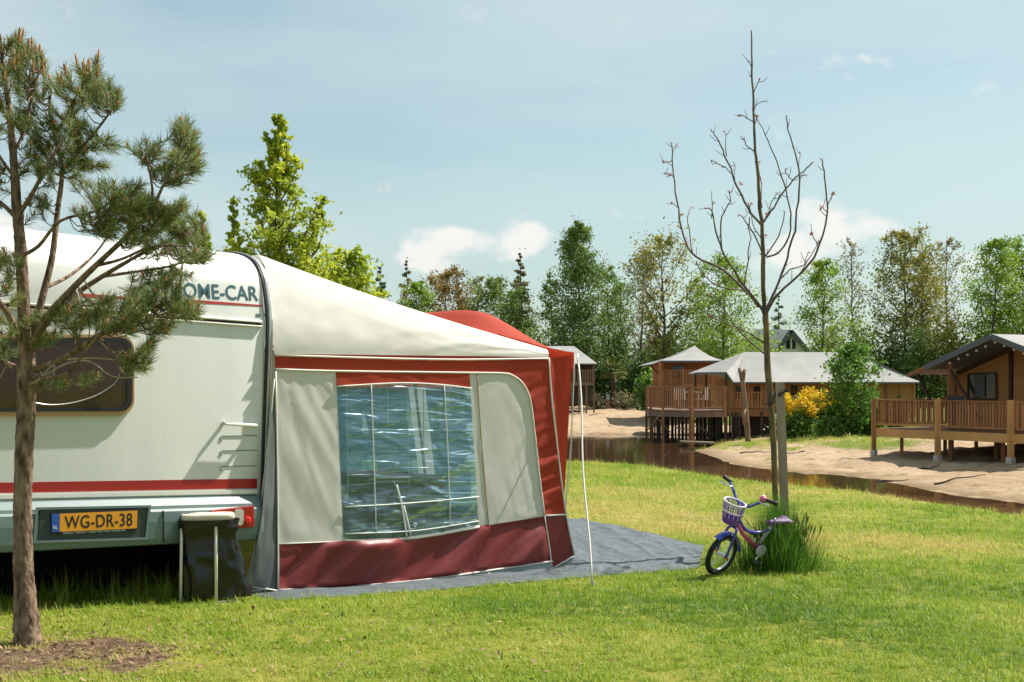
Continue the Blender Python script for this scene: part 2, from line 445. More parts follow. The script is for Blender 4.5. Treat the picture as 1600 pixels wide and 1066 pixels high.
# ------------------------------------------------------------------ caravan
M_body = mat('caravan_skin', (.60, .605, .58), .38, bump=.06, bscale=110, var=.05, vscale=2.2, stretch=(1.6, 1.6, .25), detail=9)
M_white = mat('white_plastic', (.74, .72, .66), .4, var=.03)
M_black = mat('black_rubber', (.012, .013, .014), .5)
M_bump = mat('grey_green_bumper', (.13, .185, .185), .45, var=.06, vscale=3)
M_stripe = mat('red_stripe', (.33, .018, .016), .4)
M_alu = mat('dull_aluminium', (.42, .43, .42), .38, metal=.7)
M_teal = mat('teal_lettering', (.012, .075, .095), .5)
car = thing('caravan', 'white caravan behind the pine, with red stripe and orange number plate', 'caravan', wld(-1.15, 1.5, 0))
ct = loc(K(410, 507))[2]
cbt = loc(K(395, 772))[2]; cbb = loc(K(300, 848))[2]
PROF0 = [(.06, cbb), (0, cbb + .04), (0, ct), (.065, ct + .27), (.105, ct + .35), (.17, ct + .42), (.26, ct + .47), (.40, ct + .51), (.65, ct + .54), (1.2, ct + .56), (4.2, ct + .56), (4.9, ct + .45), (5.15, ct), (5.25, .8), (5.15, cbb + .05), (5.0, cbb)]
def _dense(pr):
    out = [Vector((p[0], p[1], 0)) for p in pr[:3]]
    mid = smooth_line([Vector((p[0], p[1], 0)) for p in pr[3:12]], 5)
    return [(p.x, p.y) for p in out + mid] + pr[12:]
PROF = _dense(PROF0)
AL, AR = -2.36, 0.0
def extrude(name, prof, a0, a1, m, parent, inset=.035, **k):
    q = MB(); n = len(prof)
    cx = sum(p[0] for p in prof) / n; cz = sum(p[1] for p in prof) / n
    def ring(a, sh):
        out = []
        for b, c in prof:
            d = Vector((cx - b, cz - c)); d = d.normalized() * sh if d.length else d
            out.append(wld(a, b + d.x, c + d.y))
        return out
    rs = [ring(a0, inset), ring(a0 + inset * .3, inset * .3), ring(a0 + inset, 0), ring(a1 - inset, 0), ring(a1 - inset * .3, inset * .3), ring(a1, inset)]
    q.grid([r_ + [r_[0]] for r_ in rs])
    q.add(rs[0], [tuple(range(n))]); q.add(rs[-1], [tuple(reversed(range(n)))])
    return q.build(name, m, parent, **k)
body = extrude('body', PROF, AL, AR, M_body, car, inset=.02, smooth=True)
for p_ in body.data.polygons: p_.use_smooth = len(p_.vertices) == 4
_bm = bmesh.new(); _bm.from_mesh(body.data)
for e_ in _bm.edges:
    if len(e_.link_faces) == 2 and e_.calc_face_angle(0) > .35: e_.smooth = False
_bm.to_mesh(body.data); _bm.free()
def Kprof(u, v):
    """where a photo ray meets the rear profile: (a, index, fraction)"""
    d = ray(u, v)
    for i in range(1, 30):
        (b0, c0), (b1, c1) = PROF[i], PROF[i + 1]
        p0 = wld(0, b0, c0); e = B * (b1 - b0) + C * (c1 - c0); n_ = A.cross(e)
        t = (p0 - EYE).dot(n_) / d.dot(n_); q = EYE + d * t - p0
        f = q.dot(e) / e.length_squared
        if -0.001 <= f <= 1.001: return q.dot(A), i, f, e.length
    return None
def on_panel(a, i, f, off):
    (b0, c0), (b1, c1) = PROF[i], PROF[i + 1]
    e = B * (b1 - b0) + C * (c1 - c0)
    return wld(a, b0, c0) + e * f + e.normalized().cross(A).normalized() * -off if False else wld(a, b0, c0) + e * f + A.cross(e.normalized()) * off
def strip_on_panel(name, m, p_a, p_b, half, off=.003, parent=car):
    a0, i0, f0, L0 = Kprof(*p_a); a1, i1, f1, L1 = Kprof(*p_b)
    q = MB(); hh = half / L0
    q.prism([on_panel(a0, i0, f0 - hh, 0), on_panel(a1, i0, f1 - hh * .5, 0), on_panel(a1, i0, f1 + hh * .5, 0), on_panel(a0, i0, f0 + hh, 0)], on_panel(0, i0, 0, off) - on_panel(0, i0, 0, 0))
    return q.build(name, m, parent)
# lettering on the sloping upper panel
tv, tf = text_mesh('HOME-CAR', 1.0, .012)
a0, i0, f0, L0 = Kprof(268, 464); a1, i1, f1, L1 = Kprof(404, 470)
_, _, ftop, _ = Kprof(404, 448)
wt = max(x for x, y in tv) - min(x for x, y in tv); x0 = min(x for x, y in tv); ht = max(y for x, y in tv)
q = MB(); vs = []
for x, y in tv:
    t = (x - x0) / wt
    vs.append(on_panel(a0 + (a1 - a0) * t, 2, f0 + (f1 - f0) * t + y / ht * (ftop - f1), .003))
q.add(vs, tf); q.build('lettering', M_teal, car, weld=False)
strip_on_panel('pinstripe', M_stripe, (300, 471), (409, 478), .011)
strip_on_panel('pinstripe', M_stripe, (118, 461), (215, 467), .013)
# trim rails across the rear at the roof joint
for v0, v1, m, r_, nm in ((472, 503, M_white, .009, 'trim_rail'), (476.5, 507, M_black, .006, 'trim_seal'), (480, 510, M_white, .007, 'trim_rail')):
    q = MB(); q.tube([K(-180, v0 - 13, .006), K(409, v1, .006)], r_, 8); q.build(nm, m, car, smooth=True)
# small emblem: an x of two bars on a white plate
q = MB(); c_ = Kprof(403, 493)
for s in (-1, 1): q.bar(on_panel(c_[0] - .016, 2, c_[2] - .035 * s, .004), on_panel(c_[0] + .016, 2, c_[2] + .035 * s, .004), .006, .004, N)
q.build('emblem', M_teal, car)
# window
def rrect(u0, v0, u1, v1, r_, n=6, slope=0.0):
    pts = []
    for cx, cy, a0_ in ((u1 - r_, v1 - r_, 0), (u0 + r_, v1 - r_, 90), (u0 + r_, v0 + r_, 180), (u1 - r_, v0 + r_, 270)):
        for k in range(n + 1):
            an = R(a0_ + 90 * k / n); u = cx + r_ * math.cos(an); v = cy + r_ * math.sin(an)
            pts.append((u, v + slope * (u - u0)))
    return pts
def ring_px(name, outer, inner, off0, off1, m, parent):
    q = MB(); n = len(outer)
    rows = [[K(u, v, off0) for u, v in outer], [K(u, v, off1) for u, v in outer], [K(u, v, off1) for u, v in inner], [K(u, v, off0) for u, v in inner]]
    for r_ in rows: r_.append(r_[0])
    q.grid(rows); return q.build(name, m, parent)
M_amber = mat('amber_window_rim', (.42, .26, .13), .35)
M_smoke = mat('smoked_window', (.040, .019, .015), .06, spec=.5, var=.25, vscale=2.2)
win = ring_px('window', rrect(-170, 524, 210, 651, 24, slope=-.004), rrect(-162, 531, 203, 642, 18, slope=-.004), 0, .022, M_amber, car)
q = MB(); o_ = rrect(-164, 529, 205, 644, 19, slope=-.004)
q.prism([K(u, v, .004) for u, v in o_], N * .022); q.build('pane', M_smoke, win)
ring_px('seal', rrect(-164, 529, 205, 644, 19, slope=-.004), rrect(-157, 535, 198, 638, 15, slope=-.004), .02, .031, M_black, win)
q = MB(); q.tube([K(u, v, .031) for u, v in smooth_line([(30, 622), (70, 632), (110, 630), (150, 618), (178, 600), (186, 585)], 4)], .003, 5); q.build('window_stay', M_alu, win)
q = MB(); q.bar(K(136, 628, .03), K(158, 633, .03), .012, .012); q.build('latch', M_black, win)
# grab handle
q = MB(); q.tube([K(350, 661, 0), K(349, 661, .03), K(352, 662, .045), K(397, 665, .045), K(400, 665, .03), K(399, 665, 0)], .012, 10); q.build('handle', M_white, car, smooth=True)
# pressed lines at the right of the rear wall
for v in (681, 704, 728.5):
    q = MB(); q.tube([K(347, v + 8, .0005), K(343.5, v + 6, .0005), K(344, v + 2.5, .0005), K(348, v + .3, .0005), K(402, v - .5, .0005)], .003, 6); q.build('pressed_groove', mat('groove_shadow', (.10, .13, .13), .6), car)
# red stripe and white lip over the bumper
def band_px(name, m, top, bot, off, parent, th=.004):
    q = MB(); q.prism([K(u, v, 0) for u, v in (top[0], top[1], bot[1], bot[0])], N * off); return q.build(name, m, parent)
band_px('red_stripe', M_stripe, ((-180, 757), (401.5, 748)), ((-180, 774), (401, 763)), .004, car)
band_px('lower_lip', M_white, ((-180, 776.5), (401, 765)), ((-180, 783), (400.5, 771)), .02, car)
# bumper
hb = cbt - cbb
BP = [(0, cbt - .005), (-.045, cbt - .012), (-.078, cbt - .05), (-.083, cbt - .055), (-.088, cbt - .075), (-.10, cbt - .09), (-.105, cbt - hb * .5), (-.10, cbb + .05), (-.085, cbb + .012), (-.03, cbb), (.3, cbb), (.3, cbt - .005)]
bumper = extrude('bumper', BP, AL + .02, AR - .02, M_bump, car, inset=.03, smooth=False)
ob = .105
def Kb(u, v, o=0.0): return K(u, v, ob + o)
q = MB(); q.bar(Kb(255, 798), Kb(256, 848), .004, .012, N); q.build('panel_joint', M_black, bumper)
q = MB(); q.prism([Kb(u, v, -.02) for u, v in ((60, 796.5), (232, 793), (227, 839.5), (57, 845))], N * .024); hold = q.build('plate_holder', mat('dark_plate_recess', (.035, .05, .05), .6), bumper, bevel=.006)
fr = [(56, 793), (236, 789.5), (231, 843.5), (52, 849)]; inn = [(60, 796.5), (232, 793), (227, 839.5), (57, 845)]
q = MB(); rr = [[Kb(*p, -.01) for p in fr], [Kb(*p, .012) for p in fr], [Kb(*p, .012) for p in inn], [Kb(*p, -.01) for p in inn]]
q.grid([r_ + [r_[0]] for r_ in rr]); q.build('recess_rim', M_bump, bumper)
plate = thing_part = None
q = MB(); q.prism([Kb(u, v, .005) for u, v in ((79, 801), (217, 796), (214, 829), (79, 836))], N * .006); plate = q.build('number_plate', mat('plate_back', (.012, .016, .022), .5), car)
q = MB(); q.prism([Kb(u, v, .0115) for u, v in ((93, 803), (214.5, 798), (213.5, 825.5), (93, 831))], N * .004); q.build('plate_face', mat('plate_orange', (.72, .30, .022), .45, var=.03), plate)
q = MB(); q.prism([Kb(u, v, .0115) for u, v in ((80.5, 803.6), (92.6, 803.1), (92.6, 831), (80.5, 831.6))], N * .004); q.build('country_band', mat('plate_blue', (.02, .09, .42), .45), plate)
def text_px(name, txt, quad, off, m, parent, bold=0.0, spacing=1.0):
    """quad: px of baseline-left, baseline-right, top-left, top-right on the bumper plane"""
    tv, tf = text_mesh(txt, 1.0, bold, spacing)
    xa, xb = min(x for x, y in tv), max(x for x, y in tv); yb = max(y for x, y in tv); ya = min(0, min(y for x, y in tv)) * 0
    p = [Kb(*k, off) for k in quad]; q = MB(); vs = []
    for x, y in tv:
        t = (x - xa) / (xb - xa); s = y / yb
        vs.append(p[0].lerp(p[1], t).lerp(p[2].lerp(p[3], t), s))
    q.add(vs, tf); return q.build(name, m, parent, weld=False)
text_px('plate_characters', 'WG-DR-38', ((101, 826), (207, 821.5), (101, 806.5), (207, 801.5)), .0165, mat('plate_black', (.012, .012, .012), .5), plate, .012, 1.05)
text_px('country_letters', 'NL', ((83, 827), (90, 826.7), (83, 821.5), (90, 821.2)), .0165, M_white, plate)
text_px('motto', 'VERKAT WENST U EEN PRETTIGE VAKANTIE', ((98, 835), (196, 829.8), (98, 831.8), (196, 826.6)), .0125, M_white, plate)
# tail light
q = MB(); o_ = [(325, 797), (392, 789.5), (392.5, 823), (327, 829)]
q.prism([Kb(u, v, -.03) for u, v in o_], N * .045); tl = q.build('tail_light', mat('red_lens', (.33, .010, .012), .15, coat=.5, var=.1, vscale=20), car, bevel=.008)
q = MB(); q.prism([Kb(u, v, .012) for u, v in rrect(366, 795, 380, 821, 5, 4)], N * .008); q.build('reversing_lens', mat('clear_lens', (.55, .50, .46), .12, coat=.5), tl)
q = MB(); pc = Kb(386, 813, .012); q.tube([pc, pc + N * .012, pc + N * .018], [.027, .026, .014], 16); q.build('round_lens', mat('bright_red_lens', (.62, .012, .012), .12, coat=.6), tl, smooth=False)
# awning rail and black seal up the rear edge of the side wall
for da, db, m, r_, nm in ((.002, -.004, M_black, .010, 'edge_seal'), (.026, .002, M_alu, .013, 'awning_rail'), (.050, .012, M_white, .008, 'rail_bead')):
    q = MB(); pts = [wld(AR + da, db + b + (.0 if i else 0), c) for i, (b, c) in enumerate([(0, .18), (0, .6), (0, ct * .5 + .3)] + PROF0[2:11])]
    q.tube(smooth_line(pts, 3), r_, 8); q.build(nm, m, car, smooth=True)
# running gear in the dark under the floor
def wheel_px(a):
    c0 = wld(a, 2.5, .30); q = MB(); q.tube([c0 - A * .09, c0 - A * .075, c0 + A * .075, c0 + A * .09], [.27, .30, .30, .27], 24); w_ = q.build('wheel', M_black, car, smooth=False)
    q = MB(); q.tube([c0 - A * .095, c0 + A * .095], .17, 16); q.build('rim', M_alu, w_)
wheel_px(-.2); wheel_px(-2.15)
q = MB(); q.bar(wld(AL + .1, .75, .19), wld(-.06, .75, .19), .03, .40); q.build('dark_underfloor_screen', mat('underfloor_shade_black', (.006, .006, .007), .95, spec=.05), car)  # added black sheet, no caravan part: stands in for the shade under the floor
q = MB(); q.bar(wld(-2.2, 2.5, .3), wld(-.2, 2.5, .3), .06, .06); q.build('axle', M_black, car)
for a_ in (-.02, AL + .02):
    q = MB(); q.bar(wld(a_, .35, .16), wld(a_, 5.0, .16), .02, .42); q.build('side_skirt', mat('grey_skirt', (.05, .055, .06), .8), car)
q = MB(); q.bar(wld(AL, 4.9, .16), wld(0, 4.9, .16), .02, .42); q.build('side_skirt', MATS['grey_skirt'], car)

# ------------------------------------------------------------------ awning
M_cream = mat('cream_canvas', (.68, .655, .60), .85, var=.05, vscale=2.2, bump=.12, bscale=260, transl=.22)
M_red = mat('red_canvas', (.42, .045, .018), .8, var=.07, vscale=3, bump=.12, bscale=260, transl=.28)
M_skirt = mat('dark_red_vinyl', (.185, .022, .021), .45, var=.10, vscale=5, bump=.06, bscale=120)
M_grey = mat('grey_vinyl', (.27, .32, .33), .5, var=.12, vscale=5, bump=.06, bscale=100)
M_greyd = mat('charcoal_vinyl', (.085, .092, .095), .6, var=.14, vscale=5, bump=.08, bscale=100)
M_pipe = mat('pale_piping', (.66, .64, .58), .6)
aw = thing('caravan_awning', 'cream and red tent awning beside the caravan, with a wrinkled clear window', 'awning', tuple(Wp(650, 915, 1.5)))
def W2(p): return Vector((p[0], p[1]))
def cloth(name, m, top, bot, nu, nv, off=0.0, wr=None, parent=aw, b=0.0, label=None, smooth=True):
    q = MB(); rows = []
    top = [W2(p) for p in top]; bot = [W2(p) for p in bot]
    for i in range(nv + 1):
        r_ = []
        for j in range(nu + 1):
            t, s = j / nu, i / nv
            px = interp(top, t).lerp(interp(bot, t), s); p = Wp(px.x, px.y, b)
            a_, _ = wab(p)
            r_.append(p + N * (off + (wr(a_, p.z, t, s) if wr else 0)))
        rows.append(r_)
    q.grid(rows); return q.build(name, m, parent, smooth=smooth, label=label, weld=False)
def edge0(t, s, k=.06): return min(1, t / k, (1 - t) / k) * min(1, s / k, (1 - s) / k)
def ridge(x): return 1 - abs(2 * (x - math.floor(x)) - 1)
def crease(x): return max(0.0, 1 - abs(x) * 4.5) ** 2
def an(a, z, ang, fa, fc, sd_=0.0):
    c_, s_ = math.cos(ang), math.sin(ang); return nz((a * c_ + z * s_) * fa + sd_, (-a * s_ + z * c_) * fc, sd_)
wr_soft = lambda a, z, t, s: edge0(t, s) * (.006 * an(a, z, 1.2, .8, 3, 1) + .004 * an(a, z, .9, 1.2, 11, 4) + .0022 * an(a, z, 1.9, 1.5, 22, 9) + .0016 * an(a, z, .5, 2, 30, 3) + .0025 * crease(an(a, z, 1.0, .5, 2.2, 12)) + .002 * crease(an(a, z, 2.3, .6, 2.6, 17)))
wr_fan = lambda a, z, t, s: edge0(t, s) * (.009 * nz((t + .1) * 5 / (.5 + s), s * .7, 2) * (1 - .7 * s) + .004 * nz((t + .1) * 14 / (.4 + s), s * 1.2, 7) * (1 - s) + .005 * an(a, z, 2.2, .9, 6, 4) + .0025 * an(a, z, 2.0, 1.3, 20, 9) + .0015 * an(a, z, .7, 2, 28, 5) + .003 * crease(an(a, z, 2.1, .4, 2.6, 12)) + .002 * crease(an(a, z, 1.5, .5, 3.2, 17)))
wr_band = lambda a, z, t, s: .004 * nz(a * 5, z * 8, 5) - .04 * max(0, .35 - s)
def wr_strip(a, z, t, s):
    w = min(1, s / .12, (1 - s) / .12) * min(1, t / .1, (1 - t) / .06)
    return w * (.024 * an(a, z, .45, 1.5, 9, 2) + .026 * an(a, z, .30, 2.0, 15, 6) * min(1, .3 + t) + .004 * an(a, z, .6, 3, 30, 4))
def wr_skirt(a, z, t, s):
    d = t * 5.2 - s * 1.15
    return min(1, s / .08, (1 - s) / .06) * min(1, t / .03, (1 - t) / .03) * (.070 * an(a, z, .62, .7, 4.2, 3) + .045 * an(a, z, .75, 1.0, 8.5, 5) + .008 * an(a, z, .5, 1.6, 20, 8) + .004 * an(a, z, 1.1, 2.0, 26, 2) + .008 * crease(an(a, z, .65, .8, 4.5, 12))) + .045 * math.sin(min(1, max(0, (t - .18) / .3)) * math.pi) * (1 - s)
BANDB = [(430, 577), (525, 580), (733, 582.5), (786, 583.5), (857, 584)]
CURVE = [(786, 583), (800, 587), (813, 596), (823, 611), (829, 632), (835, 680), (842, 745), (850, 806)]
cloth('header_band', M_red, [(429, 551), (600, 555), (857, 555)], BANDB, 40, 4, 0, wr_band)
cloth('corner_panel', M_red, CURVE, [(857, 584), (861, 620), (867, 672), (875, 740), (884, 805)], 70, 14, 0, wr_strip)
cloth('canvas_panel', M_cream, [(430, 577), (525, 580)], [(434, 850), (537, 845)], 20, 50, 0, wr_fan)
cloth('canvas_panel', M_cream, [(733, 583)] + CURVE, [(748, 823), (850, 807)], 36, 44, 0, wr_soft)
cloth('rolled_blind', M_red, [(524, 579.5), (732, 582.5)], [(526, 604), (580, 600), (633, 598), (690, 601), (734, 607)], 30, 6, .008, lambda a, z, t, s: .006 * nz(a * 9, z * 12, 3) * min(1, s / .2))
def pane_material():
    m = bpy.data.materials.new('clear_vinyl'); m.use_nodes = True
    N_, L = m.node_tree.nodes, m.node_tree.links; b = N_['Principled BSDF']; out = N_['Material Output']
    N_.remove(b)
    tr = N_.new('ShaderNodeBsdfTransparent'); tr.inputs[0].default_value = (.60, .80, .88, 1)
    gl = N_.new('ShaderNodeBsdfGlossy'); gl.inputs['Color'].default_value = (.66, .88, 1, 1); gl.inputs['Roughness'].default_value = .25
    df = N_.new('ShaderNodeBsdfDiffuse'); df.inputs[0].default_value = (.30, .47, .54, 1)
    tcn = N_.new('ShaderNodeTexCoord'); mp_ = N_.new('ShaderNodeMapping'); mp_.inputs['Scale'].default_value = (1.0, 1.0, 5.0); mp_.inputs['Rotation'].default_value = (.22, -.12, 0)
    n = N_.new('ShaderNodeTexNoise'); n.inputs['Scale'].default_value = 1.6; n.inputs['Detail'].default_value = 1; n.inputs['Distortion'].default_value = .8
    L.new(tcn.outputs['Object'], mp_.inputs[0]); L.new(mp_.outputs[0], n.inputs['Vector'])
    bp = N_.new('ShaderNodeBump'); bp.inputs['Strength'].default_value = .42; bp.inputs['Distance'].default_value = .022
    hsum = n.outputs[0]
    for ang_, sc3, k_ in ((.10, (.28, .28, 3.6), .34), (-.30, (.30, .30, 3.0), .30), (.55, (.32, .32, 2.6), .28), (-.75, (.35, .35, 2.4), .20)):
        mq = N_.new('ShaderNodeMapping'); mq.inputs['Rotation'].default_value = (ang_, ang_ * .8, 0); mq.inputs['Scale'].default_value = sc3; L.new(tcn.outputs['Object'], mq.inputs[0])
        nr = N_.new('ShaderNodeTexNoise'); nr.inputs['Scale'].default_value = 2.6; nr.inputs['Detail'].default_value = 1; nr.inputs['Distortion'].default_value = .5; L.new(mq.outputs[0], nr.inputs['Vector'])
        s0 = N_.new('ShaderNodeMath'); s0.operation = 'SUBTRACT'; s0.inputs[1].default_value = .5; L.new(nr.outputs[0], s0.inputs[0])
        s1 = N_.new('ShaderNodeMath'); s1.operation = 'ABSOLUTE'; L.new(s0.outputs[0], s1.inputs[0])
        s2 = N_.new('ShaderNodeMapRange'); s2.inputs[1].default_value = 0; s2.inputs[2].default_value = .035; s2.inputs[3].default_value = 1; s2.inputs[4].default_value = 0; L.new(s1.outputs[0], s2.inputs[0])
        s3 = N_.new('ShaderNodeMath'); s3.operation = 'MULTIPLY_ADD'; s3.inputs[1].default_value = k_; L.new(s2.outputs[0], s3.inputs[0]); L.new(hsum, s3.inputs[2]); hsum = s3.outputs[0]
    L.new(hsum, bp.inputs['Height']); L.new(bp.outputs[0], gl.inputs['Normal'])
    m1 = N_.new('ShaderNodeMixShader'); m1.inputs[0].default_value = .24; L.new(tr.outputs[0], m1.inputs[1]); L.new(df.outputs[0], m1.inputs[2])
    fr_ = N_.new('ShaderNodeFresnel'); fr_.inputs[0].default_value = 1.5; L.new(bp.outputs[0], fr_.inputs['Normal'])
    md = N_.new('ShaderNodeMath'); md.operation = 'MULTIPLY_ADD'; md.inputs[1].default_value = .50; md.inputs[2].default_value = .03; md.use_clamp = True; L.new(fr_.outputs[0], md.inputs[0])
    m2 = N_.new('ShaderNodeMixShader'); L.new(md.outputs[0], m2.inputs[0]); L.new(m1.outputs[0], m2.inputs[1]); L.new(gl.outputs[0], m2.inputs[2])
    L.new(m2.outputs[0], out.inputs[0]); return m
M_clear = pane_material()
wr_pane = lambda a, z, t, s: edge0(t, s, .05) * (.011 * an(a, z, .12, 1.0, 6, 1) + .005 * an(a, z, -.15, 1.6, 13, 4) + .0035 * crease(an(a, z, .1, .9, 6, 31)) + .003 * crease(an(a, z, -.2, 1.1, 5, 35)) + .003 * crease(an(a, z, .6, .7, 3, 38)) + .002 * crease(an(a, z, .12, 1.6, 15, 41)) + .0025 * crease(2.2 * an(a, z, .05, .7, 8, 44)) + .0025 * crease(2.2 * an(a, z, -.12, .9, 10, 47)))
pane = cloth('clear_window', M_clear, [(526, 602), (580, 599), (633, 597), (690, 600), (735, 606)], [(536, 842), (650, 838), (748, 823)], 80, 110, .002, wr_pane)
def pipe(pts, r_=.007, off=.006, b=0.0, name='piping', m=M_pipe, parent=aw, k=3):
    q = MB(); q.tube([Wp(p.x, p.y, b) + N * off for p in smooth_line([Vector((x, y, 0)) for x, y in pts], k)], r_, 6); return q.build(name, m, parent, smooth=True)
M_tape = mat('white_tape', (.62, .64, .62), .5)
for pts in ([(578, 600), (581, 690), (586, 835)], [(692, 602), (697, 690), (702, 820)], [(537, 792), (640, 786), (746, 776)]):
    pipe(pts, .0048, .016, 0, 'window_tape', M_tape, pane)
for pts in ([(618, 600), (619, 690)], [(650, 599), (652, 760)], [(674, 601), (675, 700)], [(554, 601), (556, 780)]):
    pipe(pts, .0045, -.10, 0, 'curtain_tape', M_tape, pane)
for pts in ([(618, 758), (626, 790), (634, 838)], [(629, 790), (640, 836)]):
    pipe(pts, .009, .012, 0, 'tie_strap', M_tape, pane)
q = MB(); pc = Wp(647, 820) + N * .014; q.tube([pc + (A * math.cos(k * .6283) + C * math.sin(k * .6283)) * .012 for k in range(10)], .003, 5, closed=True); q.build('eyelet', M_tape, pane)
pipe([(536, 845), (560, 845), (650, 840), (748, 823)], .012, .004, 0, 'window_sill_roll', M_cream, pane)
SKT = [(434, 850), (531, 845), (651, 840), (748, 822), (850, 806)]; SKB = [(434, 922), (527, 918), (655, 907), (760, 892), (862, 877)]
cloth('mud_skirt', M_skirt, SKT, SKB, 90, 16, 0, wr_skirt)
cloth('mud_skirt', M_skirt, [(850, 806), (884, 804)], [(862, 889), (897, 868)], 10, 14, 0, lambda a, z, t, s: .012 * ridge(t * 1.5 + s * 2.2) * edge0(t, s, .2))
cloth('ground_flap', M_grey, SKB, [(434, 931), (527, 928), (655, 919), (760, 908), (862, 897)], 60, 6, -.004, lambda a, z, t, s: .03 * s + .014 * nz(a * 6, s * 2, 2) * s)
cloth('ground_flap', M_grey, [(862, 889), (897, 868)], [(864, 899), (899, 892)], 10, 6, -.004, lambda a, z, t, s: .02 * s + .012 * nz(a * 9, s * 2, 2))
cloth('draught_flap', M_greyd, [(428, 592), (431, 592)], [(383, 915), (434, 922)], 10, 40, -.004, lambda a, z, t, s: (.022 * nz(t * 2.2 + s * 2.5, s * 3, 6) * s + .010 * nz(t * 6, s * 9, 2) * s) * min(1, (1 - t) * 4) + .085 * (1 - t) * min(1, s * 1.6) * (1 if s < .8 else 1 - (s - .8) * 3.5))
q = MB()  # the flap's shape follows the bowed edge beside the bumper
cloth('corner_gusset', M_red, [(859, 562), (897, 555)], [(882, 790), (883.5, 790)], 8, 30, -.02, lambda a, z, t, s: -.05 * math.sin(t * math.pi) * (1 - s))
for pts, r_ in (([(429, 555), (600, 560), (720, 562), (857, 560)], .008), (BANDB[:4] + CURVE[1:], .008), ([(434, 850), (531, 846), (600, 843)], .004),
                ([(857, 560), (861, 620), (867, 672), (875, 740), (884, 805), (897, 868)], .008), ([(850, 806), (884, 804)], .007), ([(850, 806), (857, 850), (862, 889)], .006),
                (SKB, .008), ([(862, 889), (897, 868)], .007), ([(430, 580), (433, 760), (434, 922)], .007), ([(428, 592), (417, 700), (401, 838), (383, 915)], .006), ([(383, 915), (434, 923)], .006),
                ([(897, 554), (892, 684), (883, 790)], .006)):
    pipe(pts, r_)
pipe([(525, 604), (580, 600.5), (633, 598.5), (690, 601.5), (734, 607)], .006, .016, 0, 'blind_hem')
pipe([(537, 834), (650, 829), (746, 814)], .0045, .016, 0, 'window_tape', M_tape, pane)
pipe([(745, 585), (752, 690), (763, 820)], .004, .004, 0, 'zip', mat('ochre_zip', (.36, .24, .10), .5))
for u, v in ((434, 925), (527, 921), (655, 910), (760, 895), (862, 893)):
    q = MB(); p_ = Wp(u, v) + N * .02; q.tube([p_, p_ + N * .03 - C * .03, p_ + N * .05 - C * .055 + A * .02], .006, 5); q.tube([p_ + A * .02, p_ + N * .05 - C * .055 + A * .02], .005, 5); q.build('peg_loop', M_pipe, aw)
# roof: hipped end, then the long slope to the front bar
LEFT = [(428, 553), (425, 500), (421, 450), (413, 415), (404, 398)]
RIGHT = [(857, 558), (856.5, 555), (856, 552), (855.5, 549), (855, 546)]
TOPL = [(404, 398), (470, 421), (560, 456), (640, 482), (740, 512), (855, 546)]
rows = []; NU, NV = 60, 16
for i in range(NV + 1):
    r = i / NV; row = []
    for j in range(NU + 1):
        t = j / NU
        base = Vector((interp([(429, 554), (600, 559), (857, 558)], t))); topp = interp(TOPL, t)
        l_, r2 = interp(LEFT, r), interp(RIGHT, r)
        px = Vector((l_[0] + (r2[0] - l_[0]) * t, 0)); lin0 = LEFT[0][1] + (RIGHT[0][1] - LEFT[0][1]) * t; lin1 = LEFT[-1][1] + (RIGHT[-1][1] - LEFT[-1][1]) * t
        lv = l_[1] + (r2[1] - l_[1]) * t
        fr_ = (lv - lin0) / (lin1 - lin0) if abs(lin1 - lin0) > 1e-6 else r
        tx = (px.x - 404) / (855 - 404); vt = interp(TOPL, min(1, max(0, tx)))[1] if False else None
        # top row bends down a little between the rail and the corner
        sag = 6.0 * math.sin(math.pi * t) * r
        bb = (.30 * (1 - t) + .06 * t) * r ** 1.8
        p = Wp(px.x, lv + sag, bb)
        p += N * (.006 * nz(t * 16, r * 3, 2) * math.sin(math.pi * r) + .012 * nz(t * 6 - r * 3, r * 2, 5) * math.sin(math.pi * min(1, r * 1.2)) * min(1, (1 - t) * 5) + .012 * (ridge(r * 9 - t * 14 + nz(t * 9, r * 5, 1)) - .3) * math.exp(-t * 14) + .006 * crease(an(t * 2.5, r * .6, .5, .9, 6, 51)) * math.sin(math.pi * r) + .005 * crease(an(t * 2.5, r * .6, -.3, .8, 5, 53)) * math.sin(math.pi * min(1, r * 1.1)))
        p += N * (.010 * ridge(t * 40 + r * 6) * math.exp(-(1 - t) * 22) * math.sin(math.pi * r))
        row.append(p)
    rows.append(row)
top_row = rows[-1]
for k in range(1, 15):
    bb = 3.6 * k / 14
    rows.append([p + B * bb + C * (-.03 * math.sin(math.pi * j / NU) * math.sin(math.pi * min(1, bb * 2)) + .004 * nz(j * .2, k * 1.3, 3)) for j, p in enumerate(top_row)])
q = MB(); q.grid(rows); q.build('roof', M_cream, aw, smooth=True, weld=False)
# red front canopy that swells up over the door
cor = Wp(897, 553, .03); inner = Wp(857, 549, .03)
a_front, a_in = wab(cor)[0], wab(inner)[0]
rows = []
def swell(b): return .40 * float(sstep(np.array([(b - .02) / 1.35]))[0]) * (1 - float(sstep(np.array([(b - 2.2) / 1.35]))[0]))
for k in range(31):
    b = 3.55 * k / 30; row = []
    for j in range(13):
        s = j / 12
        tr = top_row[NU - 10]; te = top_row[NU]
        if s < .6:
            p = tr.lerp(te, s / .6) + C * .012; lift = sstep(np.array([s / .9]))[0]
        else:
            p = te.lerp(cor, (s - .6) / .4) + C * .012; lift = sstep(np.array([s / .9]))[0]
        row.append(p + B * b + C * (swell(b) * float(lift)) + C * (.006 * nz(b * 4, s * 5, 2)))
    row += [row[-1] + C * (-.06), row[-1] + C * (-.14)]
    rows.append(row)
q = MB(); q.grid(rows); q.build('front_canopy', M_red, aw, smooth=True, weld=False)
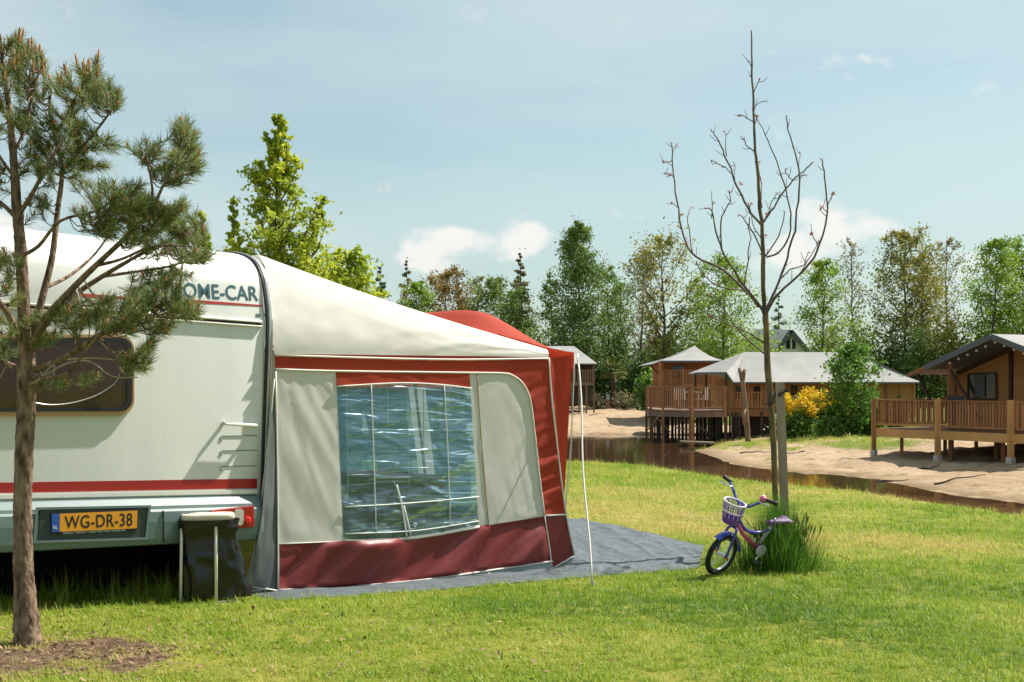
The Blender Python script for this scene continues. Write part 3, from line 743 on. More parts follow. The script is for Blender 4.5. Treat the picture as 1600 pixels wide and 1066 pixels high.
# front wall with two windows, drawn-back curtains, far end wall
pb0 = Wp(891, 880, .02); pt0 = Wp(858, 562, .02)
def fw(b, s): return pb0.lerp(pt0, s) + B * b      # s: 0 ground .. 1 eaves
def fq(name, m, b0, s0, b1, s1, off=0.0, parent=aw, n=6):
    q = MB(); q.grid([[fw(b0 + (b1 - b0) * j / n, s0 + (s1 - s0) * i / n) + A * (off + .006 * nz(b0 + j * .7, i * .9, 4)) for j in range(n + 1)] for i in range(n + 1)])
    return q.build(name, m, parent, smooth=True, weld=False)
fq('front_skirt', M_skirt, 0, -.03, 3.55, .24); fq('front_band', M_red, 0, .86, 3.55, 1.02)
for b0, b1 in ((0, .28), (1.62, 1.95), (3.3, 3.55)): fq('front_panel', M_cream, b0, .24, b1, .86)
M_curt = mat('grey_blue_curtain', (.10, .23, .30), .9, var=.1, vscale=8, transl=.3)
for b0, b1 in ((.28, 1.62), (1.95, 3.3)):
    fq('front_window', M_clear, b0, .24, b1, .86)
    mid = (b0 + b1) / 2
    for sgn, be in ((-1, b0), (1, b1)):
        q = MB(); rows = []
        for i in range(13):
            s = .86 - .66 * i / 12; g = .02 + .17 * max(0, (i - 3) / 9) ** .9 if i < 11 else .19
            e = mid + sgn * g
            rows.append([fw(be + (e - be) * j / 10, s) - A * (.06 + .02 * math.sin(j * 2.6)) for j in range(11)])
        q.grid(rows); q.build('curtain', M_curt, aw, smooth=True, weld=False)
q = MB(); e0 = top_row[0] + B * 3.6; e1 = top_row[NU] + B * 3.6; g0 = wld(0.05, 3.6, 0.0) ; g1 = fw(3.55, 0)
q.grid([[g0.lerp(e0, i / 4).lerp(g1.lerp(e1, i / 4), j / 4) for j in range(5)] for i in range(5)]); q.build('end_wall', M_cream, aw)
M_steel = mat('galvanised_tube', (.42, .43, .43), .4, metal=.8)
for b, s0 in ((.06, 0), (1.78, 0), (3.45, 0)):
    q = MB(); q.tube([fw(b, -.02) - A * .05, fw(b, 1.0) - A * .05], .014, 8); q.build('pole', M_steel, aw)
q = MB(); q.tube([fw(.06, 1.0) - A * .05, fw(3.45, 1.0) - A * .05], .014, 8); q.build('pole', M_steel, aw)
for k in range(3):
    b = .06 + 1.69 * k; q = MB(); q.tube([top_row[0] + B * b - C * .05, fw(b, 1.0) - A * .05], .013, 8); q.build('pole', M_steel, aw)
# strap from the front corner down to its peg
g_ = G(924, 917); t_ = cor + A * .04
q = MB(); pts = [t_.lerp(g_, k / 10) + Vector((.010 * math.sin(k * .9), 0, -.03 * math.sin(math.pi * k / 10))) for k in range(11)]
q.tube(pts, .0075, 6); st = q.build('storm_strap', M_pipe, aw, smooth=True)
q = MB(); q.tube([g_ + Vector((0, 0, .08)), g_ + Vector((.03, -.02, -.05))], .007, 6); q.build('peg', M_steel, st)
# table and chairs dimly seen inside
M_dk = mat('dark_camp_fabric', (.03, .045, .06), .8)
M_wine = mat('wine_cloth', (.16, .02, .03), .8)
def inside_pt(a, b, z): q_ = P0 + A * a + B * b; return Vector((q_.x, q_.y, z))
def camp_chair(a, b, rot, label):
    o = inside_pt(a, b, -.17); ch = thing('camping_chair', label, 'chair', o)
    ca, sa = math.cos(rot), math.sin(rot); f_ = A * ca + B * sa; r_ = -A * sa + B * ca; U = Vector((0, 0, 1))
    q = MB(); q.frame_box(o + U * .44, r_ * .48, f_ * .46, U * .05); q.build('seat', M_dk, ch)
    q = MB(); q.frame_box(o + U * .78 - f_ * .27, r_ * .48, f_ * .05, U * .66 - f_ * .14); q.build('backrest', M_dk, ch)
    for i in (-1, 1):
        for j in (-1, 1):
            q = MB(); q.tube([o + r_ * .23 * i + f_ * .22 * j + U * .44, o + r_ * .23 * i + f_ * .26 * j], .012, 6); q.build('leg', M_steel, ch)
camp_chair(1.15, 1.7, 2.4, 'dark folding chair inside the awning, behind the clear window')
o = inside_pt(1.9, 1.4, -.17); tb = thing('camping_table', 'table under a wine red cloth inside the awning, behind the clear window', 'table', o)
q = MB(); q.frame_box(o + Vector((0, 0, .68)), A * .62, B * .9, (0, 0, .04)); q.build('tabletop', M_wine, tb)
q = MB(); q.grid([[o + A * (.31 * x) + B * (.45 * y) + Vector((0, 0, .66 - .22 * i)) for x, y in ((-1, -1), (1, -1), (1, 1), (-1, 1), (-1, -1))] for i in (0, 1)]); q.build('cloth_drop', M_wine, tb)
for i in (-1, 1):
    for j in (-1, 1):
        q = MB(); q.tube([o + A * .28 * i + B * .4 * j + Vector((0, 0, .66)), o + A * .28 * i + B * .4 * j], .014, 6); q.build('leg', M_steel, tb)

# woven ground mat
def G2(u, v, dz=0.0):
    p = G(u, v); return Vector((p.x, p.y, p.z + dz))
near = [(384, 931), (434, 939), (560, 931), (700, 921), (870, 906), (980, 897), (1060, 892), (1092, 888)]
farr = [(470, 868), (640, 848), (885, 811), (925, 816), (965, 825), (1030, 839), (1075, 850), (1100, 857)]
nearp = [G2(*p) for p in near]; farp = [G2(*p) for p in farr]
q = MB(); rows = []
for i in range(71):
    row = []
    for j in range(241):
        t = j / 240
        p = interp(nearp, t).lerp(interp(farp, t), i / 70)
        h = .012 + .022 * max(0, nz(p.x * 1.2 + p.y * 1.0, p.y * 2.2 - p.x * 1.6, 3)) + .040 * max(0, nz(p.x * 1.6 + p.y * 1.0, p.y * 8 - p.x * 6.5, 8)) + .02 * max(0, nz(p.x * 3 + p.y * 2, p.y * 17 - p.x * 14, 5)) + .006 * nz(p.x * 9, p.y * 9, 1)
        h = .012 + (h - .012) * .35 + .013 * crease(an(p.x, p.y, -1.30, .45, 3.0, 61)) + .011 * crease(an(p.x, p.y, -1.45, .6, 4.2, 63)) + .008 * crease(an(p.x, p.y, -1.0, .8, 6, 65))
        a2, b2 = wab(p)
        if a2 < 2.6: h = .010 + (h - .010) * (.18 if b2 < .3 else .5)
        if i == 0: h = .002 + .02 * max(0, nz(t * 40, 1, 1))
        row.append(p + Vector((0, 0, h)))
    rows.append(row)
q.grid(rows)
tag(q.build('ground_mat', mat('grey_woven_mat', (.085, .105, .118), .7, var=.22, vscale=7, bump=.6, bscale=130), smooth=True), 'grey woven groundsheet reaching from under the awning to the small bicycle', 'groundsheet')
# ------------------------------------------------------------------ bin bag stand
bb_ = G(338, 941); Yb = bb_.y
bin_ = thing('bin_bag_stand', 'camping bin stand with white lid and black bin bag beside the awning corner', 'bin', bb_)
def Bp(u, v, dy=0.0): return P(u, v, Yb + dy)
bm0 = Vector((bb_.x, bb_.y, bb_.z)); sc_b = Yb / F
ex = Vector((math.cos(.28), math.sin(.28), 0)); ey = Vector((-math.sin(.28), math.cos(.28), 0))
lidc = Bp(325, 806, .055)
def sellip(c, rx, ry, n=28, p=4.5):
    out = []
    for k in range(n):
        t = 2 * math.pi * k / n; cx, sy = math.cos(t), math.sin(t)
        out.append(c + ex * (rx * math.copysign(abs(cx) ** (2 / p), cx)) + ey * (ry * math.copysign(abs(sy) ** (2 / p), sy)))
    return out
Zv = Vector((0, 0, 1)); rx, ry = .168, .092
rows = [sellip(lidc - Zv * .022, rx * .97, ry * .97), sellip(lidc - Zv * .020, rx, ry), sellip(lidc + Zv * .006, rx, ry), sellip(lidc + Zv * .014, rx * .965, ry * .955), sellip(lidc + Zv * .016, rx * .93, ry * .91), sellip(lidc + Zv * .012, rx * .88, ry * .85), sellip(lidc + Zv * .013, rx * .70, ry * .62), sellip(lidc + Zv * .018, rx * .66, ry * .58), sellip(lidc + Zv * .018, rx * .05, ry * .05)]
q = MB(); q.grid([r_ + [r_[0]] for r_ in rows]); q.build('lid', mat('worn_white_plastic', (.70, .64, .54), .5, col2=(.58, .47, .36), vscale=14, detail=9), bin_, smooth=True)
M_bag = mat('black_bin_bag', (.008, .009, .011), .16, bump=.10, bscale=9, spec=.5)
q = MB(); rows = []
hB = lidc.z - .03 - bb_.z
for i in range(25):
    s = i / 24; z = lidc.z - .022 - (hB - .02) * s; row = []
    for k in range(40):
        t = 2 * math.pi * k / 40; cx, sy = math.cos(t), math.sin(t); pp = 4.0
        wr_ = .010 * nz(k * .45, s * 3, 2) + .016 * nz(math.cos(t) * 2.2 + 5, s * 2 + math.sin(t) * 2.2, 6) * min(1, s * 2)
        wr_ += .014 * crease(nz(k * .16 + s * .8, s * 1.6, 15)) + .010 * crease(nz(k * .25 - s, s * 2.2, 19))
        if s < .14: wr_ += .014 * nz(k * .9, s * 26, 3) + .016
        k1 = .97 + .03 * s
        bx = rx * k1 * math.copysign(abs(cx) ** (2 / pp), cx); by = ry * k1 * math.copysign(abs(sy) ** (2 / pp), sy)
        bulge = .10 * s ** 1.4 * max(0, cx)
        row.append(Vector((lidc.x, lidc.y, z)) + ex * (bx + bulge + wr_ * cx) + ey * (by + wr_ * sy))
    rows.append(row + [row[0]])
q.grid(rows); q.add(rows[-1][:-1], [tuple(range(40))]); q.build('bag', M_bag, bin_, smooth=True, weld=False)
M_leg = mat('cream_enamel_tube', (.66, .62, .52), .45, var=.08, vscale=30)
def bin_leg(sx_, sy_):
    t = lidc + ex * (rx * .97 * sx_) + ey * (ry * .97 * sy_); q = MB()
    b_ = Vector((t.x, t.y, bb_.z - .01)) + ex * .006 * sx_ + ey * .02 * sy_
    q.tube([t - Zv * .07, t.lerp(b_, .5), b_], .0095, 10); q.build('leg', M_leg, bin_, smooth=True); return b_
lb = {}
q = MB(); t = lidc + ex * .045 - ey * (ry * 1.08); fb = Vector((t.x + .005, t.y - .02, bb_.z)); q.tube([t - Zv * .06, t.lerp(fb, .5), fb], .0105, 10); q.build('leg', M_leg, bin_, smooth=True)
for k in ((-1.02, -.75), (-1, .9), (1, .95)): lb[k] = bin_leg(*k)
q = MB(); q.tube([fb - ex * .10 + Zv * .004, fb + Zv * .004, fb + ex * .13 + ey * .06 + Zv * .004], .010, 8); q.tube([fb + Zv * .004, lb[(-1.02, -.75)] + Zv * .01], .008, 8); q.build('foot_bar', M_leg, bin_, smooth=True)
q = MB(); q.tube([p + Zv * 0 for p in sellip(lidc - Zv * .035, rx * .93, ry * .93)], .006, 6, closed=True); q.build('hoop', M_leg, bin_, smooth=True)

# ------------------------------------------------------------------ pine
M_bark = mat('pine_bark', (.060, .036, .023), .9, col2=(.30, .20, .135), vscale=30, bump=1.0, bscale=38, stretch=(1, 1, .42), detail=3)
M_twig = mat('pine_twig', (.16, .105, .07), .85, var=.2, vscale=20)
M_dead = mat('dead_twig', (.34, .28, .22), .85)
M_needle = leaf_mat('pine_needles', (.075, .115, .040), (.31, .345, .115), .34, 3.0)
M_candle = mat('pine_candle', (.42, .18, .07), .7, var=.2)
pbase = G(43, 1006); Yp = pbase.y; kp = Yp / F
pine = thing('pine_tree', 'young pine with dark scaly trunk in front of the caravan', 'tree', pbase)
def PP(t): return P(t[0], t[1], Yp + (t[2] if len(t) > 2 else 0))
def limb(name, pts, r0, r1, m, parent, n=8, k=4, gn=0.0):
    pts = smooth_line([PP(p) for p in pts], k); q = MB(); L_ = len(pts) - 1
    q.tube(pts, [(r0 + (r1 - r0) * (i / L_)) * kp * (1 + gn * nz(i * .9, r0, 3)) for i in range(L_ + 1)], n)
    q.build(name, m, parent, smooth=True); return pts
skel = []
tp = [(45, 1016), (42, 985), (38, 920), (36, 850), (36, 760), (40, 660), (42, 590), (41, 545), (37, 470), (33, 400), (27, 330), (22, 260), (14, 170), (4, 90), (0, 55)]
tr_ = [24, 19.5, 15.5, 14, 13.5, 13.3, 14.5, 12, 9, 8.5, 8, 6, 4.5, 3, 1.5]
pts = smooth_line([PP(p) for p in tp], 12); q = MB(); rows = []
for i, p in enumerate(pts):
    f = i / 12; j = min(int(f), len(tr_) - 2); rr_ = (tr_[j] + (tr_[j + 1] - tr_[j]) * (f - j)) * kp; row = []
    for k in range(26):
        t = 2 * math.pi * k / 26
        d = 1 + (.13 * nz(math.cos(t) * 3, math.sin(t) * 3, i * .33) + .20 * abs(nz(math.cos(t) * 4, math.sin(t) * 4, i * .8)) - .12 * abs(nz(math.cos(t) * 8 + 3, math.sin(t) * 8, i * 1.1)) + .18 * max(0, 1 - i / 5) * nz(math.cos(t) * 1.5, math.sin(t) * 1.5, 9))
        row.append(p + Vector((math.cos(t), math.sin(t), 0)) * rr_ * d)
    rows.append(row + [row[0]])
q.grid(rows); q.build('trunk', M_bark, pine, smooth=True, weld=False); skel += pts[60:]
PB = [([(46, 560), (55, 510, .02), (70, 450, .06), (82, 400, .1), (90, 330, .14), (97, 266, .16), (86, 212, .2), (77, 171, .2), (80, 140, .2)], 8, 2),
      ([(97, 266, .16), (120, 240, .12), (150, 205, .1), (180, 165, .1)], 4.5, 1.6), ([(86, 212, .2), (110, 170, .15), (135, 115, .1)], 3.5, 1.5),
      ([(48, 550), (70, 500, -.05), (110, 455, -.12), (150, 415, -.18), (200, 368, -.22), (235, 330, -.25), (255, 290, -.25), (282, 235, -.25)], 8, 1.6),
      ([(235, 330, -.25), (238, 295, -.2), (228, 240, -.2)], 3, 1.4), ([(255, 290, -.25), (275, 278, -.3), (300, 270, -.3)], 2.5, 1.3),
      ([(60, 520, .05), (105, 470, .1), (160, 432, .15), (215, 400, .2), (270, 372, .22), (318, 345, .22)], 6.5, 1.6),
      ([(46, 580), (95, 562, -.1), (150, 527, -.25), (200, 502, -.32), (246, 478, -.38), (280, 466, -.4)], 7, 1.6),
      ([(160, 432, .15), (210, 425, .25), (270, 415, .3), (330, 395, .35)], 3.5, 1.3), ([(150, 415, -.18), (190, 405, -.25), (240, 385, -.35), (300, 385, -.4)], 3.5, 1.3),
      ([(38, 545), (12, 490, -.1), (-30, 440, -.2), (-90, 380, -.2), (-150, 320, -.2)], 7, 1.6), ([(40, 580), (5, 565, .1), (-50, 530, .2), (-120, 500, .2), (-190, 470, .3)], 6, 1.6),
      ([(30, 345), (2, 318, .05), (-40, 290, .1), (-90, 240, .1)], 5, 1.5), ([(27, 340), (52, 300, -.06), (75, 255, -.1), (100, 215, -.1)], 5, 1.6),
      ([(33, 400), (60, 385, -.1), (95, 345, -.2), (150, 330, -.25), (185, 305, -.25)], 4, 1.4), ([(20, 240), (40, 200, .1), (50, 150, .12), (62, 110, .12)], 3.5, 1.4),
      ([(24, 280), (-10, 230, .1), (-40, 170, .1)], 3.5, 1.4), ([(70, 450, .06), (110, 430, .3), (150, 395, .45), (180, 350, .5)], 4, 1.4),
      ([(42, 590), (80, 590, -.2), (110, 580, -.3), (140, 540, -.35), (180, 500, -.45)], 4, 1.4), ([(150, 527, -.25), (180, 545, -.28), (215, 560, -.3)], 2.6, 1.2)]
for pts_, r0, r1 in PB: skel += limb('branch', pts_, r0 * .85, r1 * .9, M_bark, pine, 7)
for pts_ in ([(50, 600, -.1), (100, 570, -.2), (140, 565, -.25), (175, 588, -.28), (216, 590, -.3)], [(60, 595, -.1), (85, 570, -.2), (78, 610, -.2)], [(150, 527, -.25), (175, 550, -.2), (190, 548, -.2)], [(45, 590), (15, 570, .1), (0, 590, .1)], [(120, 455, 0), (135, 500, -.1), (180, 515, -.1)], [(95, 562, -.1), (150, 560, .1), (195, 565, .15)]):
    limb('bare_twig', pts_, 1.8, .8, M_dead, pine, 5)
CL = [(8, 92, 45, 38, 16), (42, 118, 36, 40, 16), (15, 190, 46, 55, 18), (58, 175, 34, 50, 12), (112, 150, 30, 36, 13), (140, 128, 26, 28, 10), (168, 158, 22, 26, 10), (100, 215, 42, 40, 20), (140, 232, 36, 34, 15), (64, 262, 44, 36, 14), (10, 290, 36, 36, 8), (120, 275, 30, 24, 8),
      (226, 238, 20, 20, 8), (284, 226, 20, 30, 14), (268, 272, 30, 22, 11), (298, 258, 12, 24, 6), (180, 312, 40, 24, 16), (150, 345, 44, 22, 11), (222, 340, 44, 28, 20), (268, 345, 38, 24, 18), (300, 368, 26, 24, 13), (240, 388, 54, 20, 14), (300, 402, 24, 12, 7), (206, 318, 30, 20, 8),
      (266, 436, 30, 20, 11), (240, 455, 44, 30, 18), (284, 486, 26, 12, 11), (180, 490, 54, 28, 22), (112, 500, 42, 32, 17), (220, 510, 40, 18, 12), (62, 520, 32, 24, 8), (16, 535, 26, 32, 7), (205, 568, 20, 14, 8), (226, 556, 12, 20, 7), (12, 455, 18, 26, 5), (66, 602, 16, 8, 2), (92, 604, 10, 6, 2), (134, 592, 8, 8, 2), (20, 405, 26, 16, 5), (165, 360, 26, 18, 4), (55, 330, 26, 20, 5),
      (-40, 150, 40, 50, 14), (-80, 230, 44, 40, 14), (-130, 310, 44, 30, 14), (-150, 470, 50, 30, 14), (-70, 430, 44, 40, 12), (-60, 520, 40, 26, 10), (-190, 440, 30, 26, 8)]
SK = np.array([list(p) for p in skel]); nd = []; tw = MB(); cd = MB()
def needles_of(p, d, L_, cnt, nl):
    side = d.orthogonal().normalized(); o2 = d.cross(side)
    for k in range(cnt):
        f = rnd.random(); an = rnd.random() * 6.283; sp = .35 + .5 * rnd.random() + (.25 * (1 - f))
        dr = (d * math.cos(sp) + (side * math.cos(an) + o2 * math.sin(an)) * math.sin(sp)); dr.z += .05; dr.normalize()
        b0 = p + d * (L_ * f); l_ = nl * (.7 + .5 * rnd.random()); w_ = dr.cross(Vector((rnd.uniform(-1, 1), rnd.uniform(-1, 1), rnd.uniform(-1, 1)))).normalized() * .0014
        e = b0 + dr * l_; nd.extend([b0 - w_, b0 + w_, e + w_ * .5, e - w_ * .5])
for u, v, ru, rv, cnt in CL:
    for k in range(int(cnt * 1.85)):
        an = rnd.random() * 6.283; rr_ = math.sqrt(rnd.random())
        uu, vv = u + ru * rr_ * math.cos(an), v + rv * rr_ * math.sin(an)
        px = EYE + ray(uu, vv) * Yp
        D = np.abs(SK[:, 0] - px.x) ** 2 + np.abs(SK[:, 2] - px.z) ** 2; j = int(D.argmin()); near_ = Vector(SK[j])
        p = P(uu, vv, near_.y + rnd.gauss(0, .10))
        d = (p - near_); d = (d.normalized() if d.length > 1e-4 else Vector((0, 0, 1))) * .8 + Vector((rnd.uniform(-.4, .4), rnd.uniform(-.5, .5), .55)); d.normalize()
        L_ = rnd.uniform(.05, .10)
        st_ = p - d * L_ * .5; mid_ = near_.lerp(st_, .5) + Vector((0, 0, -.02))
        tw.tube([near_, mid_, st_, p + d * L_ * .5], [.0035, .003, .0026, .0022], 4, cap=False)
        needles_of(st_, d, L_, 62, .056)
        if rnd.random() < .42 or vv < 125:
            e = st_ + d * L_; dd = (d * .4 + Vector((0, 0, 1))).normalized(); h_ = rnd.uniform(.015, .03) if vv > 135 else rnd.uniform(.03, .075)
            cd.tube([e, e + dd * h_ * .8, e + dd * h_], [.006, .0055, .0015], 5)
for u, v in ((0, 60), (6, 66), (64, 92), (130, 98), (136, 100), (153, 104), (95, 118), (52, 96), (-20, 110)):
    e = P(u, v + 18, Yp + .05); cd.tube([e, e + Vector((0, 0, .05)), e + Vector((.004, 0, .085))], [.005, .0055, .002], 5)
tw.build('twig', M_twig, pine, kind='stuff', weld=False)
soup('needles', M_needle, [list(p) for p in nd], 4, pine, kind='stuff')
cd.build('candle', M_candle, pine, kind='stuff', weld=False)

# ------------------------------------------------------------------ bare sapling, its stake and tie
M_sap = mat('sapling_bark', (.060, .048, .036), .85, col2=(.20, .145, .055), vscale=18, bump=.5, bscale=60, stretch=(1, 1, .4))
M_sapt = mat('sapling_twig', (.085, .055, .045), .8, col2=(.15, .115, .09), vscale=30)
M_blos = mat('pink_bud', (.42, .17, .15), .7, var=.25, vscale=60, transl=.3)
sbase = G(1214, 868); Ys = sbase.y; ks = Ys / F
sap = thing('bare_sapling', 'slim leafless young tree with upswept branches tied to a stake, bicycle at its foot', 'tree', sbase)
def SP(x, y, d=0.0): return P(1000 + x * .544, 20 + y * .544, Ys + d)
def SL(name, pts, r0, r1, m, dd=0.0, n=7, k=4):
    L0 = len(pts) - 1
    pp = smooth_line([SP(x, y, dd * (i / max(1, L0)) ** .8) for i, (x, y) in enumerate(pts)], k); q = MB(); L_ = len(pp) - 1
    pp = [p + Vector((nz(i * .55, dd * 9 + r0, 1), nz(i * .55, dd * 9 + r0, 5), nz(i * .55, dd * 9 + r0, 9) * .5)) * (.016 if n == 7 else .008) * min(1, i / 3) for i, p in enumerate(pp)]
    q.tube(pp, [(r0 + (r1 - r0) * i / L_) * ks * .544 * (1 + .14 * nz(i * 1.1, r0 * 3, dd * 5)) for i in range(L_ + 1)], n)
    q.build(name, m, sap, smooth=True); return pp
SL('trunk', [(393, 1590), (391, 1480), (388, 1380), (384, 1250), (378, 1150), (370, 1060), (362, 900), (358, 855)], 9.2, 9.0, M_sap, 0, 12)
SL('leader', [(358, 860), (354, 760), (352, 640), (345, 560), (337, 450), (330, 380), (325, 250), (321, 150), (320, 50)], 7.2, 1.8, M_sap, 0, 8)
SB = [([(358, 862), (320, 815), (240, 740), (160, 700), (125, 640), (105, 540), (95, 440), (90, 375)], 5.5, 2, .5), ([(150, 690), (138, 600), (145, 560)], 2.5, 1.5, .35), ([(96, 470), (82, 464), (70, 462)], 2, 1.5, .5), ([(94, 400), (105, 380)], 2, 1.5, .5), ([(93, 425), (78, 430), (65, 428)], 2, 1.5, .5), ([(110, 560), (90, 545)], 2, 1.3, .5),
      ([(340, 845), (300, 800), (240, 790), (190, 762), (160, 715)], 3.5, 1.5, -.5), ([(352, 850), (300, 785), (250, 710), (225, 650), (205, 570), (190, 562)], 5, 1.8, -.35), ([(235, 680), (233, 600), (250, 555), (262, 540), (254, 515)], 3, 1.5, -.2), ([(205, 590), (210, 545)], 2, 1.4, -.3),
      ([(300, 782), (312, 690), (316, 650), (312, 590)], 3, 1.6, .3), ([(350, 612), (310, 560), (275, 490), (245, 410), (220, 360), (204, 335)], 5, 1.8, .35), ([(266, 465), (235, 440), (206, 425)], 2.2, 1.5, .3), ([(248, 412), (243, 340)], 2.4, 1.5, .3), ([(272, 480), (270, 430)], 2, 1.4, .3),
      ([(352, 690), (330, 640), (300, 595), (284, 580)], 3, 1.5, -.3), ([(355, 600), (385, 560), (412, 515), (440, 480), (470, 455), (496, 430)], 3.6, 1.8, -.35), ([(440, 482), (425, 470), (416, 450)], 2, 1.5, -.3), ([(455, 468), (476, 468)], 2, 1.4, -.3), ([(360, 700), (400, 640), (415, 570)], 3, 1.4, -.2),
      ([(364, 850), (400, 770), (430, 680), (452, 570), (456, 450), (430, 350), (420, 298)], 5.2, 1.9, .45), ([(455, 440), (460, 400)], 2, 1.6, .4), ([(365, 702), (405, 682), (432, 620), (425, 530), (400, 450), (370, 370), (338, 308)], 4, 1.6, .35),
      ([(362, 865), (400, 805), (470, 740), (518, 665), (538, 560), (531, 470), (522, 420)], 5.5, 1.8, -.45), ([(512, 668), (500, 650), (494, 632)], 2, 1.5, -.4), ([(540, 550), (552, 522)], 2, 1.4, -.4), ([(537, 572), (520, 558)], 2, 1.4, -.4), ([(400, 770), (430, 738), (470, 725), (482, 690)], 3, 1.4, .2), ([(460, 750), (490, 700), (515, 655)], 2.4, 1.3, -.2),
      ([(362, 952), (320, 925), (280, 905), (240, 890), (196, 870)], 3.5, 1.8, -.4), ([(364, 984), (310, 940), (260, 880), (225, 835), (200, 810)], 3.5, 1.3, .35),
      ([(326, 285), (340, 262), (366, 252)], 2, 1.4, .1), ([(325, 232), (344, 192)], 2, 1.3, -.1), ([(327, 315), (306, 300), (288, 293)], 2.2, 1.6, .1), ([(332, 400), (310, 385), (292, 358)], 2.4, 1.6, -.1), ([(350, 560), (346, 475)], 2.6, 1.5, .2), ([(322, 160), (310, 138)], 1.8, 1.3, 0), ([(338, 450), (345, 430)], 1.8, 1.4, .1), ([(358, 600), (374, 555), (392, 520)], 2.6, 1.4, .2), ([(352, 650), (330, 620), (310, 545)], 2.2, 1.3, -.1), ([(322, 200), (316, 180)], 1.8, 1.3, 0), ([(327, 330), (335, 296)], 1.8, 1.3, 0)]
tips = []; 
for pts_, r0, r1, dd in SB:
    pp = SL('branch', pts_, r0 * .78, r1 * .8, M_sapt, dd)
    tips.append(pp[-1])
    for i in range(3, len(pp) - 1, 3):   # short spurs
        if rnd.random() < .8:
            q = MB(); d = (pp[i + 1] - pp[i]).normalized(); s_ = (d.cross(Vector((rnd.uniform(-1, 1), rnd.uniform(-1, 1), rnd.uniform(-1, 1)))).normalized() + d * .8).normalized()
            q.tube([pp[i], pp[i] + s_ * rnd.uniform(.02, .05), pp[i] + s_ * rnd.uniform(.05, .10) + Vector((0, 0, rnd.uniform(.01, .04)))], [.004, .003, .0022], 5); q.build('spur', M_sapt, sap, smooth=True)
fb_ = []
def petals(c, n, s):
    for k in range(n):
        d = Vector((rnd.gauss(0, 1), rnd.gauss(0, 1), rnd.gauss(0, 1))).normalized(); a1_ = d.orthogonal().normalized(); b1_ = d.cross(a1_); p = c + d * s * rnd.random() * 2.2
        fb_.extend([p - a1_ * s, p - b1_ * s * .6, p + a1_ * s, p + b1_ * s * .6])
for p in tips: petals(p, 5, .010)
for x, y, d in ((335, 297, 0), (290, 490, .3), (365, 580, 0), (362, 640, 0), (368, 685, 0), (350, 690, 0), (555, 520, -.4), (520, 562, -.4), (495, 635, -.4), (85, 465, .5), (105, 382, .5), (68, 428, .5), (120, 580, .4), (320, 550, .1), (200, 872, -.4)):
    petals(SP(x, y, d), 14 if x == 555 else 9, .013)
soup('bud', M_blos, [list(p) for p in fb_], 4, sap, kind='stuff')

M_stake = mat('weathered_stake', (.22, .165, .115), .85, col2=(.36, .29, .22), vscale=9, bump=.4, bscale=40, stretch=(1, 1, .12))
gs = G(1229.5, 876); st_top = P(1218.5, 597, gs.y + .02)
stake = MB(); hw = 6.0 * gs.y / F
stake.bar(gs - Zv * .15, st_top, hw * 2, hw * 2, (0, 1, 0))
tag(stake.build('tree_stake', M_stake, None, bevel=.006), 'weathered grey wooden stake standing right of the bare sapling', 'stake')
q = MB(); c0 = P(1207, 629, Ys); c1 = P(1220, 617, gs.y)
q.tube([c0 + Vector((-.035, -.01, -.012)), c0 + Vector((-.01, -.05, .0)), c1 + Vector((-.02, -.055, .006)), c1 + Vector((.04, -.05, .035)), c1 + Vector((.045, .05, .035)), c1 + Vector((-.03, .06, .01)), c0 + Vector((-.01, .05, -.01)), c0 + Vector((-.04, .02, -.012))], .016, 6, closed=True)
tag(q.build('tree_tie', M_black), 'black strap tying the sapling to its stake', 'strap')

# ------------------------------------------------------------------ long grass round the sapling
def blades(pts, out, segs=3):
    """pts: (base, lean dir, length, width, bend)"""
    for b, d, l_, w_, bend in pts:
        sd_ = Vector((-d.y, d.x, 0)); sd_ = sd_.normalized() if sd_.length > 1e-5 else Vector((1, 0, 0))
        prev = (b - sd_ * w_ / 2, b + sd_ * w_ / 2); dirv = (Zv + d * .35).normalized(); p = b
        for i in range(segs):
            dirv = (dirv + d * bend / segs - Zv * bend * .25 / segs).normalized(); p = p + dirv * (l_ / segs); ww = w_ * (1 - (i + 1) / segs * .92)
            cur = (p - sd_ * ww / 2, p + sd_ * ww / 2)
            out.extend([prev[0], prev[1], cur[1], cur[0]]); prev = cur
M_long = leaf_mat('long_grass', (.030, .100, .012), (.13, .27, .03), .4, 6)
cc = G(1214, 892); bl = []; heads = MB()
clump = thing('grass_clump', 'tuft of long dark green grass at the foot of the bare sapling', 'grass', cc)
for k in range(3000):
    an = rnd.random() * 6.283; rr_ = min(1.15, abs(rnd.gauss(0, .52)) + .08 * nz(an * 1.3, 2)); x = cc.x + .36 * rr_ * math.cos(an); y = cc.y + .24 * rr_ * math.sin(an)
    out_ = Vector((math.cos(an), math.sin(an), 0)); l_ = rnd.uniform(.22, .64) * max(.45, 1.15 - .55 * rr_)
    bl.append((Vector((x, y, zlawn(x, y) - .01)), (out_ * rr_ * rnd.uniform(.2, 1.0) + Vector((rnd.gauss(0, .25), rnd.gauss(0, .25), 0))), l_, rnd.uniform(.004, .009), rnd.uniform(.1, .7)))
out = []; blades(bl, out); soup('blades', M_long, [list(p) for p in out], 4, clump, kind='stuff')
for k in range(34):
    an = rnd.uniform(-1.2, 1.6); x = cc.x + .04 + .24 * math.cos(an) * rnd.random(); y = cc.y + .15 * rnd.uniform(-1, 1); l_ = rnd.uniform(.34, .50)
    b = Vector((x, y, zlawn(x, y))); e = b + Vector((rnd.uniform(-.04, .16), rnd.uniform(-.05, .05), l_)); heads.tube([b, b.lerp(e, .6) + Vector((-.01, 0, .01)), e.lerp(b, .18), e.lerp(b, .09), e], [.0015, .0015, .002, .0075, .002], 5)
